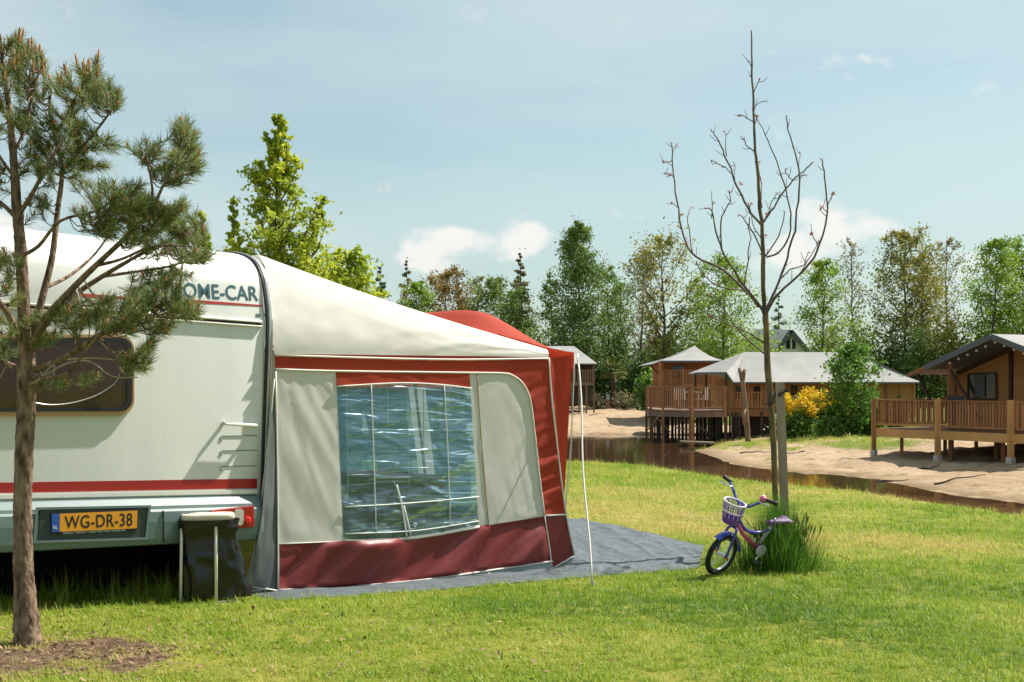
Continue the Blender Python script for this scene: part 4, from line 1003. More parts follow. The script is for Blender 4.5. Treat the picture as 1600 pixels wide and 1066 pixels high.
heads.build('seed_heads', mat('purple_brown_seed', (.14, .075, .060), .9, col2=(.10, .15, .03), vscale=12), clump, kind='stuff')

# ------------------------------------------------------------------ child's bicycle (x forward, y left, z up)
M_pur = mat('violet_blue_paint', (.055, .045, .36), .3, coat=.6, var=.1)
M_blue = mat('blue_paint', (.03, .07, .42), .3, coat=.6)
M_pink = mat('pink_paint', (.60, .10, .20), .35, coat=.4)
M_chr = mat('chrome', (.72, .72, .73), .18, metal=1)
M_tyre = mat('tyre', (.014, .014, .015), .75)
M_vio = mat('violet_plastic', (.15, .055, .40), .45); M_lil = mat('pale_lilac_plastic', (.56, .50, .60), .45)
M_blk = mat('black_grip', (.015, .015, .017), .55)
bike = thing('childs_bicycle', "small blue and violet child's bicycle with a basket, leaning on the bare sapling", 'bicycle', (0, 0, 0))
RW = .178; WB = .68
def wheel(x):
    q = MB(); q.tube([Vector((x + math.cos(t) * (RW - .021), 0, RW + math.sin(t) * (RW - .021))) for t in [2 * math.pi * k / 36 for k in range(36)]], .021, 10, closed=True); w_ = q.build('wheel', M_tyre, bike, smooth=True)
    q = MB(); q.tube([Vector((x + math.cos(t) * (RW - .044), 0, RW + math.sin(t) * (RW - .044))) for t in [2 * math.pi * k / 36 for k in range(36)]], .010, 8, closed=True); q.build('rim', M_chr, w_, smooth=True)
    for k in range(14):
        t = 2 * math.pi * k / 14; q = MB(); q.tube([Vector((x, .02 * (-1) ** k, RW)), Vector((x + math.cos(t + .2 * (-1) ** k) * (RW - .05), 0, RW + math.sin(t + .2 * (-1) ** k) * (RW - .05)))], .0016, 4); q.build('spoke', M_chr, w_)
    q = MB(); q.tube([(x, -.04, RW), (x, .04, RW)], .016, 10); q.build('hub', M_chr, w_)
    for t in (.6, 3.7):
        q = MB(); q.frame_box((x + math.cos(t) * .10, 0, RW + math.sin(t) * .10), (.045 * math.cos(t), 0, .045 * math.sin(t)), (0, .012, 0), (-.014 * math.sin(t), 0, .014 * math.cos(t))); q.build('reflector', mat('orange_reflector', (.75, .14, .03), .25), w_)
wheel(0); [setattr(o_, 'name', 'wheel_front') for o_ in bike.children if o_.name.startswith('wheel')]; wheel(-WB)
hx, hz = -.085, .445   # head tube bottom
for s in (-1, 1):
    q = MB(); q.tube(smooth_line([(0, .052 * s, RW), (-.012, .052 * s, .24), (-.05, .046 * s, .36), (-.07, .034 * s, .40), (-.08, 0, .41)], 3), [.011] * 13, 8); q.build('fork_blade', M_pur, bike, smooth=True)
q = MB(); rows = [[Vector((math.cos(t) * (RW + .022), y, RW + math.sin(t) * (RW + .022) - (abs(y) / .03) ** 2 * .010)) for y in (-.032, -.02, 0, .02, .032)] for t in [R(55) + R(125) * k / 16 for k in range(17)]]; q.grid(rows); fr_ = q.build('mudguard', M_blue, bike, smooth=True)
q = MB(); q.tube([(-.078, 0, .40), (-.108, 0, .52)], .020, 12); q.build('head_tube', M_pur, bike, smooth=True)
q = MB(); q.tube([(-.098, 0, .50), (-.118, 0, .60)], .012, 10); q.build('stem', M_chr, bike, smooth=True)
HBc = (-.118, 0, .60)
q = MB(); q.tube(smooth_line([(-.16, -.245, .715), (-.15, -.20, .712), (-.13, -.13, .665), (-.118, -.06, .605), (-.118, 0, .60), (-.118, .06, .605), (-.13, .13, .665), (-.15, .20, .712), (-.16, .245, .715)], 4), .011, 10); q.build('handlebar', M_blue, bike, smooth=True)
for s in (-1, 1):
    q = MB(); q.tube([(-.148, .185 * s, .712), (-.152, .20 * s, .712), (-.163, .255 * s, .716), (-.168, .268 * s, .716), (-.170, .275 * s, .716)], [.015, .0155, .0155, .020, .016], 10); q.build('grip', M_blk, bike, smooth=True)
    q = MB(); q.tube(smooth_line([(-.135, .15 * s, .69), (-.10, .17 * s, .69), (-.10, .25 * s, .70)], 3), .006, 6); q.build('brake_lever', M_chr, bike, smooth=True)
q = MB(); q.tube([(-.145, .155, .695), (-.145, .155, .722), (-.145, .155, .733)], [.030, .029, .016], 14); bell = q.build('bell', M_pink, bike, smooth=True)
q = MB(); q.tube([(-.145, .155, .733), (-.145, .155, .738)], .012, 10); q.build('bell_cap', M_lil, bell)
# basket
def bring(z, k, n=40): return [Vector((-.012 + (.068 * k) * math.cos(t), .088 * k * math.sin(t), z)) for t in [2 * math.pi * i / n for i in range(n)]]
q = MB(); q.grid([r_ + [r_[0]] for r_ in (bring(.455, .78), bring(.46, .84), bring(.515, .92), bring(.515, .90), bring(.462, .80))]); q.add(bring(.457, .80), [tuple(range(40))]); basket = q.build('basket', M_vio, bike, smooth=False)
q = MB(); q.tube(bring(.63, 1.08, 32), .009, 8, closed=True); q.build('basket_rim', M_lil, basket, smooth=True)
q = MB(); q.tube(bring(.555, .97, 32), .007, 6, closed=True); q.build('basket_hoop', M_lil, basket, smooth=True)
for k in range(26):
    a0_, a1_ = bring(.51, .92, 26)[k], bring(.63, 1.07, 26)[k]; q = MB(); q.tube([a0_, a1_], .0042, 5); q.build('basket_slat', M_lil if k % 2 else M_vio, basket)
# frame
BBx, BBz = -.38, .20
q = MB(); q.tube([(-.09, 0, .455), (-.20, 0, .33), (BBx, 0, BBz)], .017, 10); q.build('down_tube', M_pink, bike, smooth=True)
q = MB(); q.tube(smooth_line([(-.10, 0, .49), (-.20, 0, .38), (-.34, 0, .34), (-.46, 0, .36)], 4), .014, 10); q.build('top_tube', M_pur, bike, smooth=True)
q = MB(); q.tube([(BBx, 0, BBz), (-.485, 0, .41)], .015, 10); q.build('seat_tube', M_lil, bike, smooth=True)
for s in (-1, 1):
    q = MB(); q.tube([(BBx, .02 * s, BBz), (-WB, .05 * s, RW)], .009, 8); q.build('chain_stay', M_pur, bike, smooth=True)
    q = MB(); q.tube([(-.475, .018 * s, .40), (-WB, .05 * s, RW)], .008, 8); q.build('seat_stay', M_pur, bike, smooth=True)
q = MB(); q.tube([(-.485, 0, .40), (-.50, 0, .46)], .012, 8); q.build('seat_post', M_chr, bike, smooth=True)
q = MB(); rows = []
for i in range(11):
    s = i / 10; x = -.43 - .22 * s; w_ = .022 + .062 * s ** 1.5 if s < .95 else .06; rows.append([Vector((x, w_ * math.cos(t), .42 + .022 * s + (.022 if s < .95 else .008) * math.sin(t))) for t in [2 * math.pi * k / 14 for k in range(15)]])
q.grid(rows); q.add(rows[0][:-1], [tuple(range(14))]); q.add(rows[-1][:-1], [tuple(range(14))]); q.build('saddle', mat('plum_saddle', (.13, .05, .17), .5), bike, smooth=True)
q = MB(); q.tube([(BBx, .045, BBz), (BBx, .06, BBz)], .05, 18); q.build('chain_guard', M_lil, bike)
for s in (-1, 1):
    q = MB(); q.tube([(BBx, .065 * s, BBz), (BBx + .06 * s, .075 * s, BBz - .07 * s)], .008, 6); cr = q.build('crank', M_chr, bike)
    q = MB(); q.frame_box((BBx + .06 * s, .11 * s, BBz - .07 * s), (.07, 0, 0), (0, .07, 0), (0, 0, .02)); q.build('pedal', M_blk, cr)
q = MB(); q.tube(smooth_line([(-.10, .12, .68), (-.02, .10, .60), (-.06, .03, .50), (-.04, .03, .42)], 4), .003, 5); q.build('brake_cable', M_blk, bike, smooth=True)
q = MB(); q.tube(smooth_line([(-.10, -.12, .68), (-.14, -.06, .55), (-.22, .03, .42), (-.40, .03, .36)], 4), .003, 5); q.build('brake_cable', M_blk, bike, smooth=True)
q = MB(); q.frame_box((-WB - .19, 0, .30), (.012, 0, 0), (0, .05, 0), (0, 0, .05)); q.build('rear_reflector', mat('red_reflector', (.5, .02, .02), .2), bike)
st_ang = R(11); Rm = Matrix.Translation((-.09, 0, 0)) @ Matrix.Rotation(st_ang, 4, 'Z') @ Matrix.Translation((.09, 0, 0))
def steer(o):
    if o.type == 'MESH': o.data.transform(Rm)
    for c_ in o.children: steer(c_)
for o in list(bike.children):
    nm = o.name.split('.')[0]
    if nm in ('fork_blade', 'mudguard', 'stem', 'handlebar', 'grip', 'brake_lever', 'bell', 'basket') or o.name == 'wheel_front': steer(o)
gb = G(1117, 897)
fwd = Vector((-.86, -.51, 0)).normalized(); left = Vector((-fwd.y, fwd.x, 0)); lean = R(20)
L2 = left * math.cos(lean) - Zv * math.sin(lean); U2 = fwd.cross(L2).normalized()
for o in list(bike.children):
    if o.name == 'wheel_front': o.name = 'wheel'
bike.matrix_world = Matrix(((fwd.x, L2.x, U2.x, gb.x), (fwd.y, L2.y, U2.y, gb.y), (fwd.z, L2.z, U2.z, gb.z + .002), (0, 0, 0, 1)))
# ------------------------------------------------------------------ lodges across the pond
M_wood = mat('red_brown_timber', (.27, .115, .045), .7, col2=(.38, .17, .068), vscale=3, stretch=(1, 1, .3), bump=.2, bscale=30, objvar=.3)
M_wood2 = mat('grey_brown_timber', (.16, .10, .065), .8, col2=(.24, .155, .10), vscale=3, objvar=.25)
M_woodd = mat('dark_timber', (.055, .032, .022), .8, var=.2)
M_beam = mat('honey_timber', (.48, .25, .085), .65, var=.12, vscale=2, objvar=.15)
M_tan = mat('tan_canvas', (.42, .205, .075), .85, var=.05, vscale=1.5, transl=.15)
M_roof = mat('pale_grey_roof_canvas', (.245, .24, .23), .8, var=.12, vscale=1.1, stretch=(1, 1, .4), detail=9, objvar=.06)
M_roofd = mat('roof_canvas_edge', (.10, .115, .115), .7)
M_glass = mat('dark_lodge_window', (.012, .014, .016), .08, spec=.6)
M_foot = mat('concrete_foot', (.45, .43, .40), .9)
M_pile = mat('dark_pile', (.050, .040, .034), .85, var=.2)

def rail_run(par, p, q_, z0, h, n, m_b, m_r, bw=.035, gap=0.0):
    """balustrade between two floor points: two rails and n balusters sharing one mesh"""
    p, q_ = Vector(p), Vector(q_); d = q_ - p; L_ = d.length; dirn = d.normalized()
    b = MB(); b.bar(p + Zv * (h - .03), q_ + Zv * (h - .03), .09, .045); b.build('handrail', m_r, par)
    b = MB(); b.bar(p + Zv * .10, q_ + Zv * .10, .05, .06); b.build('lower_rail', m_r, par)
    me_ = None; wp = wloc(par)
    for k in range(n):
        c = p + d * ((k + .5) / n)
        if me_ is None:
            b = MB(); b.frame_box(wp + Zv * (h / 2 + .02), dirn * (L_ / n * .52), dirn.cross(Zv) * .025, Zv * (h - .16)); o = b.build('baluster', m_b, par); me_ = o.data; o.location = c - wp
        else:
            o = link('baluster', me_, par); o.location = c - wp
def post(par, p, z0, z1, w, m, name='post'):
    b = MB(); b.bar((p[0], p[1], z0), (p[0], p[1], z1), w, w, (0, 1, 0)); return b.build(name, m, par)
def deck_chair(loc_, rot, m, label):
    ch = thing('deck_chair', label, 'chair', loc_); ca, sa = math.cos(rot), math.sin(rot)
    fx, rx_ = Vector((ca, sa, 0)), Vector((-sa, ca, 0)); o = Vector(loc_)
    b = MB(); b.frame_box(o + Zv * .44, fx * .45, rx_ * .46, Zv * .04); b.build('seat', m, ch)
    b = MB(); b.frame_box(o + Zv * .70 - fx * .24, fx * .04 - Zv * .0, rx_ * .46, Zv * .50 - fx * .1); b.build('backrest', m, ch)
    for i in (-1, 1):
        for j in (-1, 1):
            b = MB(); b.bar(o + fx * .2 * i + rx_ * .2 * j, o + fx * .2 * i + rx_ * .2 * j + Zv * .44, .03, .03); b.build('leg', m, ch)
M_wchair = mat('white_chair', (.62, .60, .56), .5)
M_dchair = mat('dark_chair', (.05, .05, .055), .5)

# --- right-hand lodge
p1 = P(1368, 661, 38.0); p2 = P(1582, 684, 33.7); dz = (p1.z + p2.z) / 2; p1.z = p2.z = dz
ev = (p2 - p1).normalized(); iv = Vector((-ev.y, ev.x, 0))
if iv.x < 0: iv = -iv
p3 = p2 + ev * 4.8; Lr = (p3 - p1).length
rl = thing('safari_lodge', 'tan canvas lodge on posts at the right, timber deck with railing and gabled roof', 'lodge', p1 + ev * 4 + iv * 4)
Dd = 7.8
b = MB(); b.prism([p1 - Zv * .02, p3 - Zv * .02, p3 + iv * Dd - Zv * .02, p1 + iv * Dd - Zv * .02], -Zv * .06); b.build('deck_floor', M_wood, rl)
b = MB(); b.bar(p1 - Zv * .15 - iv * .03, p3 - Zv * .15 - iv * .03, .06, .24); b.build('deck_beam', M_beam, rl)
b = MB(); b.bar(p1 - Zv * .15 - ev * .03, p1 + iv * Dd - Zv * .15 - ev * .03, .06, .24); b.build('deck_beam', M_wood, rl)
pm = p1 + ev * ((hit(1468, 670, p1, iv) - p1).dot(ev))
hR = .84
rail_run(rl, p1 + ev * .08, pm - ev * .06, 0, hR, 22, M_wood, M_wood)
rail_run(rl, pm + ev * .06, p2 - ev * .06, 0, hR, 23, M_wood, M_wood)
rail_run(rl, p2 + ev * .06, p3, 0, hR, 26, M_wood, M_wood)
rail_run(rl, p1 + iv * .08, p1 + iv * (Dd - .1), 0, hR, 30, M_wood, M_wood)
for pt, w in ((p1, .12), (pm, .14), (p2, .14), (p3, .12)):
    gz = ground_z(pt.x, pt.y); po = post(rl, pt - iv * .07, gz - .2, dz + hR + .02, w, M_beam if pt is not p1 else M_wood)
    b = MB(); b.box((pt.x - iv.x * .07, pt.y - iv.y * .07, gz + .06), (w * 1.25, w * 1.25, .22), math.atan2(ev.y, ev.x)); b.build('concrete_foot', M_foot, po)
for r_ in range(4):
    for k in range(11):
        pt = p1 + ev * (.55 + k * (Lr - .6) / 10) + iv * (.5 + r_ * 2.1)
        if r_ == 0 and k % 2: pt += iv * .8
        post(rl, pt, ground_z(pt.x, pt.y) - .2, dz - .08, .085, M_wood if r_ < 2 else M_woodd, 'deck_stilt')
# gable wall set back on the deck
wo_ = 2.25; wp0 = p1 + iv * wo_
def RW_(u, v, o=0.0): return hit(u, v, wp0 + iv * o, iv)
apex = RW_(1550, 522, -1.4); eaveL = RW_(1446, 571, -1.4); flapL = RW_(1411, 584, -1.4)
sA = (apex - p1).dot(ev); sL = (eaveL - p1).dot(ev); zA, zL = apex.z, eaveL.z; sR = 2 * sA - sL
def rp(s, o, z): v_ = p1 + ev * s + iv * o; return Vector((v_.x, v_.y, z))
oF, oB = (apex - p1).dot(iv), 12.0
slope = (zA - zL) / (sA - sL)
for nm, s0, z0, s1, z1 in (('roof', sL, zL, sA, zA), ('roof', sA, zA, sR, zL)):
    b = MB(); n_ = Vector((0, 0, -.05)); b.prism([rp(s0, oF, z0), rp(s1, oF, z1), rp(s1, oB, z1), rp(s0, oB, z0)], n_); b.build(nm, M_roof, rl)
    b = MB(); b.bar(rp(s0, oF - .02, z0 - .07), rp(s1, oF - .02, z1 - .07), .07, .16); b.build('verge_board', M_roofd, rl)
    b = MB(); b.bar(rp(s0, wo_ - .1, z0 - .22), rp(s1, wo_ - .1, z1 - .22), .09, .12); b.build('rafter', M_woodd, rl)
    b = MB(); b.prism([rp(s0, oF + .05, z0 - .09), rp(s1, oF + .05, z1 - .09), rp(s1, wo_ - .05, z1 - .09), rp(s0, wo_ - .05, z0 - .09)], -Zv * .02); b.build('porch_lining', M_roofd, rl)
sfl = (flapL - p1).dot(ev)
b = MB(); b.prism([rp(sfl, oF + .2, flapL.z), rp(sL, oF, zL - .02), rp(sL, oB, zL - .02), rp(sfl, oB, flapL.z)], -Zv * .03); b.build('side_flap', M_roof, rl)
b = MB(); b.bar(rp(sfl, oF + .2, flapL.z - .05), rp(sL, oF, zL - .06), .07, .09); b.build('flap_arm', M_wood, rl)
sw0 = (RW_(1492, 620) - p1).dot(ev); sw1 = 2 * sA - sw0
zr = lambda s: zA - .25 - slope * abs(s - sA)
b = MB(); b.prism([rp(sw0, wo_, dz), rp(sw1, wo_, dz), rp(sw1, wo_, zr(sw1)), rp(sA, wo_, zr(sA)), rp(sw0, wo_, zr(sw0))], iv * .08); b.build('gable_wall', M_tan, rl)
b = MB(); b.prism([rp(sw0, wo_ + .08, dz), rp(sw0, oB - .3, dz), rp(sw0, oB - .3, zr(sw0)), rp(sw0, wo_ + .08, zr(sw0))], ev * .08); b.build('side_wall', M_tan, rl)
wq = [RW_(1515, 585), RW_(1558, 583), RW_(1559, 624), RW_(1514, 623)]
b = MB(); b.prism([p - iv * .01 for p in wq], -iv * .03); wi = b.build('window', M_glass, rl)
for i in range(4):
    b = MB(); b.bar(wq[i] - iv * .05, wq[(i + 1) % 4] - iv * .05, .05, .04, iv); b.build('window_frame', M_woodd, wi)
b = MB(); b.grid([[rp(s, wo_ - .06 + .02 * math.sin(s * 31), z) for s in np.linspace((wq[0] - p1).dot(ev) + .25, (wq[0] - p1).dot(ev) + .62, 8)] for z in (wq[3].z + .05, wq[0].z - .03)]); b.build('curtain', mat('dim_curtain', (.09, .10, .10), .8), wi)
dr = [RW_(1586, 586), RW_(1640, 584), RW_(1640, 690), RW_(1586, 688)]
b = MB(); b.prism([Vector((p.x, p.y, max(p.z, dz))) - iv * .01 for p in dr], -iv * .06); b.build('door', mat('orange_timber', (.36, .15, .05), .6, var=.1, vscale=5), rl)
b = MB(); b.bar(rp((dr[0] - p1).dot(ev) - .1, wo_ - .04, dz), rp((dr[0] - p1).dot(ev) - .1, wo_ - .04, zr((dr[0] - p1).dot(ev)) - .02), .10, .10, iv); b.build('door_post', M_woodd, rl)
for s_, o_ in ((sL + .6, oF + .35), (sw0, wo_ - .1), (sR - .6, oF + .35)):
    t = rp(s_, o_, 0); zt = zA - slope * abs(s_ - sA) - .12
    post(rl, t, dz, zt, .11, M_wood, 'porch_post')
b = MB(); b.bar(rp(sL + .6, oF + .35, zL - .1), rp(sL + 1.6, oF + .4, dz + .3), .06, .06); b.build('brace', M_woodd, rl)
b = MB(); b.bar(rp(sfl + .25, oF + .35, flapL.z - .02), rp(sL - .1, oF + .35, dz + .7), .07, .07); b.build('brace', M_woodd, rl)
sl = thing('string_lights', 'string of white bulbs along the porch roof edge of the right lodge', 'string lights', rp(sA, oF, zA))
cab = []; me_ = None
for k in range(11):
    s_ = sL + .8 + k * (sR - sL - 1.6) / 10; z_ = zA - slope * abs(s_ - sA) - .19; cab.append(rp(s_, oF + .12, z_ + .05)); 
    b = MB(); b.sphere(rp(s_, oF + .12, z_ - .03), .040, 8, 5); b.build('bulb', M_wchair, sl, smooth=True)
b = MB(); b.tube(cab, .008, 4); b.build('cable', M_black, sl)
pc_ = lambda s, o: rp(s, o, dz)
deck_chair(pc_(2.2, 1.0), 1.0, M_dchair, 'dark slatted chair at the left end of the right lodge deck')
deck_chair(pc_(6.4, 1.2), -1.6, M_wchair, 'pale chair below the window on the right lodge deck')
deck_chair(pc_(9.2, 1.2), 2.0, M_wchair, 'pale chair near the right corner post of the right lodge deck')
t_ = pc_(7.6, 1.2); tb = thing('deck_table', 'dark table between the pale chairs on the right lodge deck', 'table', t_)
b = MB(); b.box(t_ + Zv * .73, (.9, 1.4, .05), .5); b.build('tabletop', M_woodd, tb)
for i in (-1, 1):
    for j in (-1, 1): post(tb, t_ + Vector((.3 * i, .5 * j, 0)), dz, dz + .71, .05, M_woodd, 'leg')

# --- long lodge with the round-nosed deck over the water
Yd = 53.0
dk = thing('waterside_lodge', 'long lodge with pale hipped canvas roof and a brown deck on piles over the pond', 'lodge', P(1180, 640, 57))
def L_(u, v, Y=Yd): return P(u, v, Y)
zf = L_(1070, 641).z
dp = [P(1010, 641, 58), P(1017, 641, 55.5), P(1036, 641, 53.6), P(1082, 641, 52.6), P(1133, 641, 53.4)]
dp = [Vector((p.x, p.y, zf)) for p in dp]
bk = [Vector((dp[-1].x + .4, 60, zf)), Vector((dp[0].x + .6, 62, zf))]
b = MB(); b.prism(dp + bk, -Zv * .10); b.build('deck_floor', M_wood2, dk)
for i in range(4):
    b = MB(); b.bar(dp[i] - Zv * .19, dp[i + 1] - Zv * .19, .06, .20); b.build('deck_beam', M_wood2, dk)
    n = [12, 12, 13, 13][i]
    rail_run(dk, dp[i] + (dp[i + 1] - dp[i]) * .04, dp[i + 1] + (dp[i] - dp[i + 1]) * .04, 0, .98, n if i > 1 else n + 4, M_wood, M_wood)
    po = post(dk, dp[i], ZW - .6 if i < 3 else ground_z(dp[i].x, dp[i].y) - .3, zf + 1.0, .10, M_wood)
post(dk, dp[4], zf - .3, zf + 1.0, .12, M_wood)
mid_rail = Vector((L_(1078, 641).x, 52.9, zf)); post(dk, mid_rail, ZW - .6, zf + 1.05, .11, M_wood)
for r_ in range(5):
    for k in range(11):
        x = dp[0].x + .25 + k * .32; y = 53.6 + r_ * 1.7 + (1.6 if k < 2 and r_ == 0 else 0) + .15 * math.sin(k * 2.1 + r_)
        post(dk, (x + .07 * r_, y), ZW - .6, zf - .10, .075, M_pile, 'pile')
for a_, c_ in (((1020, 646), (1048, 676)), ((1012, 672), (1030, 650)), ((1045, 648), (1105, 674)), ((1062, 658), (1088, 648)), ((1055, 668), (1080, 672))):
    b = MB(); b.bar(P(*a_, 53.5), P(*c_, 53.3), .05, .05); b.build('brace', M_wood2, dk)
for u in (1095, 1112, 1124, 1134, 1150, 1190):
    p = P(u, 660, 54.5); post(dk, p, ground_z(p.x, p.y) - .3, zf - .1, .09, M_wood if u in (1134,) else M_pile, 'pile')
# body
bx0, bx1 = P(1146, 600, 55.5).x, P(1428, 600, 55.5).x; by0, by1 = 55.5, 61.0
ez = P(1200, 597, 55.0).z
b = MB(); b.prism([(bx0, by0, zf - .2), (bx1, by0, zf - .2), (bx1, by1, zf - .2), (bx0, by1, zf - .2)], Zv * (ez - zf + .3)); b.build('canvas_wall', M_tan, dk)
nb = 13
for k in range(nb + 1):
    x = bx0 + (bx1 - bx0) * k / nb; b = MB(); b.bar((x, by0 - .04, zf - .2), (x, by0 - .04, ez), .08, .05, (0, 1, 0)); b.build('wall_post', M_wood, dk)
for u0, u1, v0, v1 in ((1150, 1160, 604, 622), (1178, 1190, 604, 624), (1236, 1246, 603, 618)):
    b = MB(); a0_, a1_ = P(u0, v0, by0 - .02), P(u1, v1, by0 - .02); b.box(((a0_.x + a1_.x) / 2, by0 - .02, (a0_.z + a1_.z) / 2), (a1_.x - a0_.x, .05, a0_.z - a1_.z)); b.build('window', M_glass, dk)
rail_run(dk, (bx0 - .3, 54.6, zf), (P(1205, 640, 54.6).x, 54.6, zf), 0, .75, 14, M_wood, M_wood)
b = MB(); b.prism([(bx0 - .4, 54.5, zf), (P(1206, 640, 54.6).x, 54.5, zf), (P(1206, 640, 54.6).x, 55.45, zf), (bx0 - .4, 55.45, zf)], -Zv * .3); b.build('side_walkway', M_wood, dk)
b = MB(); b.prism([(bx0, by0 + .3, ZW), (P(1206, 640, 55.6).x, by0 + .3, ZW), (P(1206, 640, 55.6).x, by0 + .4, ZW), (bx0, by0 + .4, ZW)], Zv * (zf - ZW - .3)); b.build('dark_underfloor_screen', M_woodd, dk)
# roof: hip at the left, long slope towards the pond, hip at the right
rA = P(1163, 546, 58.3); rB = P(1332, 556, 58.3); rA.z = rB.z = (rA.z + rB.z) / 2 + .02
def RP(u, v, Y): return P(u, v, Y)
e1 = RP(1146, 598, 55.0); e2 = RP(1440, 603, 55.0); e1.z = e2.z = ez
fl_ = RP(1087, 582, 57.0); fr_ = RP(1135, 582, 55.2); fl_.z = fr_.z = P(1110, 582, 56).z
e3 = Vector((e2.x, 61.6, ez)); e4 = Vector((fl_.x + .3, 61.6, fl_.z))
def roofface(pts, name='roof'):
    b = MB(); b.prism(pts, -Zv * .045); b.build(name, M_roof, dk)
    return b
xs_ = [0, .22, .45, .68, 1.0]
def lp(a, c, t): return a.lerp(c, t)
for i in range(4):   # the slope is sewn from widths of canvas, each a little slack
    t0, t1 = xs_[i], xs_[i + 1]; rows = []
    for k in range(7):
        s = k / 6; row = []
        for j in range(7):
            t = t0 + (t1 - t0) * j / 6; p = lp(lp(rA, rB, t), lp(e1, e2, t), s)
            row.append(p - Zv * (.07 * math.sin(math.pi * s) + .03 * math.sin(math.pi * j / 6) * math.sin(math.pi * s)))
        rows.append(row)
    b = MB(); b.grid(rows); b.build('roof', M_roof, dk, smooth=True)
roofface([rA, e1, fr_]); roofface([rA, fr_, fl_]); roofface([rA, fl_, e4]); roofface([rB, e3, e2]); roofface([rB, rA, e4, e3])
b = MB(); b.bar(e1 - Zv * .03, e2 - Zv * .03, .05, .06); b.build('eaves_tube', M_roofd, dk)
b = MB(); b.bar(fl_ - Zv * .04, fr_ - Zv * .04, .05, .10); b.build('eaves_tube', M_roofd, dk)
b = MB(); b.bar(fr_ - Zv * .03, e1 - Zv * .03, .05, .06); b.build('eaves_tube', M_roofd, dk)
for p in (fl_, fr_, fl_.lerp(fr_, .35)):
    b = MB(); b.bar((p.x, p.y + .1, zf), (p.x, p.y + .1, p.z - .05), .09, .09, (0, 1, 0)); b.build('porch_post', M_woodd, dk)
deck_chair((P(1062, 641, 55).x, 54.6, zf), 1.2, M_wchair, 'pale chair left of the middle post on the waterside deck')
deck_chair((P(1092, 641, 55).x, 54.4, zf), 2.6, M_wchair, 'pale chair right of the middle post on the waterside deck')
t_ = Vector((P(1076, 641, 55).x, 55.0, zf)); tb = thing('deck_table', 'table between the two pale chairs on the waterside deck', 'table', t_)
b = MB(); b.box(t_ + Zv * .73, (1.1, .8, .05)); b.build('tabletop', M_wchair, tb)
for i in (-1, 1):
    for j in (-1, 1): post(tb, t_ + Vector((.4 * i, .3 * j, 0)), zf, zf + .71, .05, M_wchair, 'leg')

# --- pyramid-roofed lodge behind it
Yt = 67.0
pl = thing('pyramid_roof_lodge', 'raised brown lodge with pale pyramid roof and balcony, behind the waterside deck', 'lodge', P(1080, 600, 69))
ap = P(1085, 540, 69.5); c1 = P(1035, 563, 66); c2 = P(1130, 564, 66); c1.z = c2.z = (c1.z + c2.z) / 2
c3 = Vector((c2.x, 73, c1.z)); c4 = Vector((c1.x, 73, c1.z))
for a_, b_ in ((c1, c2), (c2, c3), (c3, c4), (c4, c1)):
    rows = [[a_.lerp(b_, j / 6).lerp(ap, s / 6) - Zv * .12 * math.sin(math.pi * s / 6) for j in range(7)] for s in range(7)]
    b = MB(); b.grid(rows); b.build('roof', M_roof, pl, smooth=True)
    b = MB(); b.bar(a_ - Zv * .05, b_ - Zv * .05, .06, .10); b.build('eaves_tube', M_roofd, pl)
fo = P(1017, 569, 66); b = MB(); b.prism([c1, c1 + Vector((0, 6.5, 0)), fo + Vector((0, 6.5, 0)), fo], -Zv * .04); b.build('side_flap', M_roof, pl)
fz = P(1080, 604, 66).z
b = MB(); b.prism([(c1.x + .2, 67.2, fz), (c2.x - .1, 67.2, fz), (c2.x - .1, 72.5, fz), (c1.x + .2, 72.5, fz)], Zv * (c1.z - fz - .05)); b.build('canvas_wall', mat('rust_canvas', (.32, .115, .045), .85, var=.08), pl)
for u0, u1 in ((1050, 1068),):
    a0_, a1_ = P(u0, 572, 67.1), P(u1, 590, 67.1); b = MB(); b.box(((a0_.x + a1_.x) / 2, 67.17, (a0_.z + a1_.z) / 2), (a1_.x - a0_.x, .05, a0_.z - a1_.z)); b.build('window', M_glass, pl)
q0, q1 = P(1031, 604, 66), P(1132, 604, 66); q0.z = q1.z = fz
b = MB(); b.prism([q0, q1, q1 + Vector((0, 6, 0)), q0 + Vector((0, 6, 0))], -Zv * .14); b.build('deck_floor', M_wood, pl)
b = MB(); b.bar(q0 - Zv * .05 - Vector((0, .04, 0)), q1 - Zv * .05 - Vector((0, .04, 0)), .06, .2); b.build('deck_beam', M_wood, pl)
rail_run(pl, q0, q0.lerp(q1, .36), 0, .87, 13, M_wood, M_wood); rail_run(pl, q0.lerp(q1, .36), q1, 0, .87, 22, M_wood, M_wood)
for t in (0, .36, .7, 1): 
    p = q0.lerp(q1, t); post(pl, p, ground_z(p.x, p.y) - .3, fz + .9 if t not in (0,) else c1.z, .12, M_wood)
for k in range(4): 
    p = q0.lerp(q1, k / 3) + Vector((0, 5, 0)); post(pl, p, ground_z(p.x, p.y) - .3, fz - .1, .12, M_woodd)
b = MB(); b.prism([(q0.x + .3, 70.5, -.6), (q1.x, 70.5, -.6), (q1.x, 70.6, -.6), (q0.x + .3, 70.6, -.6)], Zv * (fz + .4)); b.build('lattice_panel', M_woodd, pl)
b = MB(); b.bar(fo + Vector((0, .3, -.05)), P(1030, 585, 66.2), .07, .07); b.build('brace', M_woodd, pl)

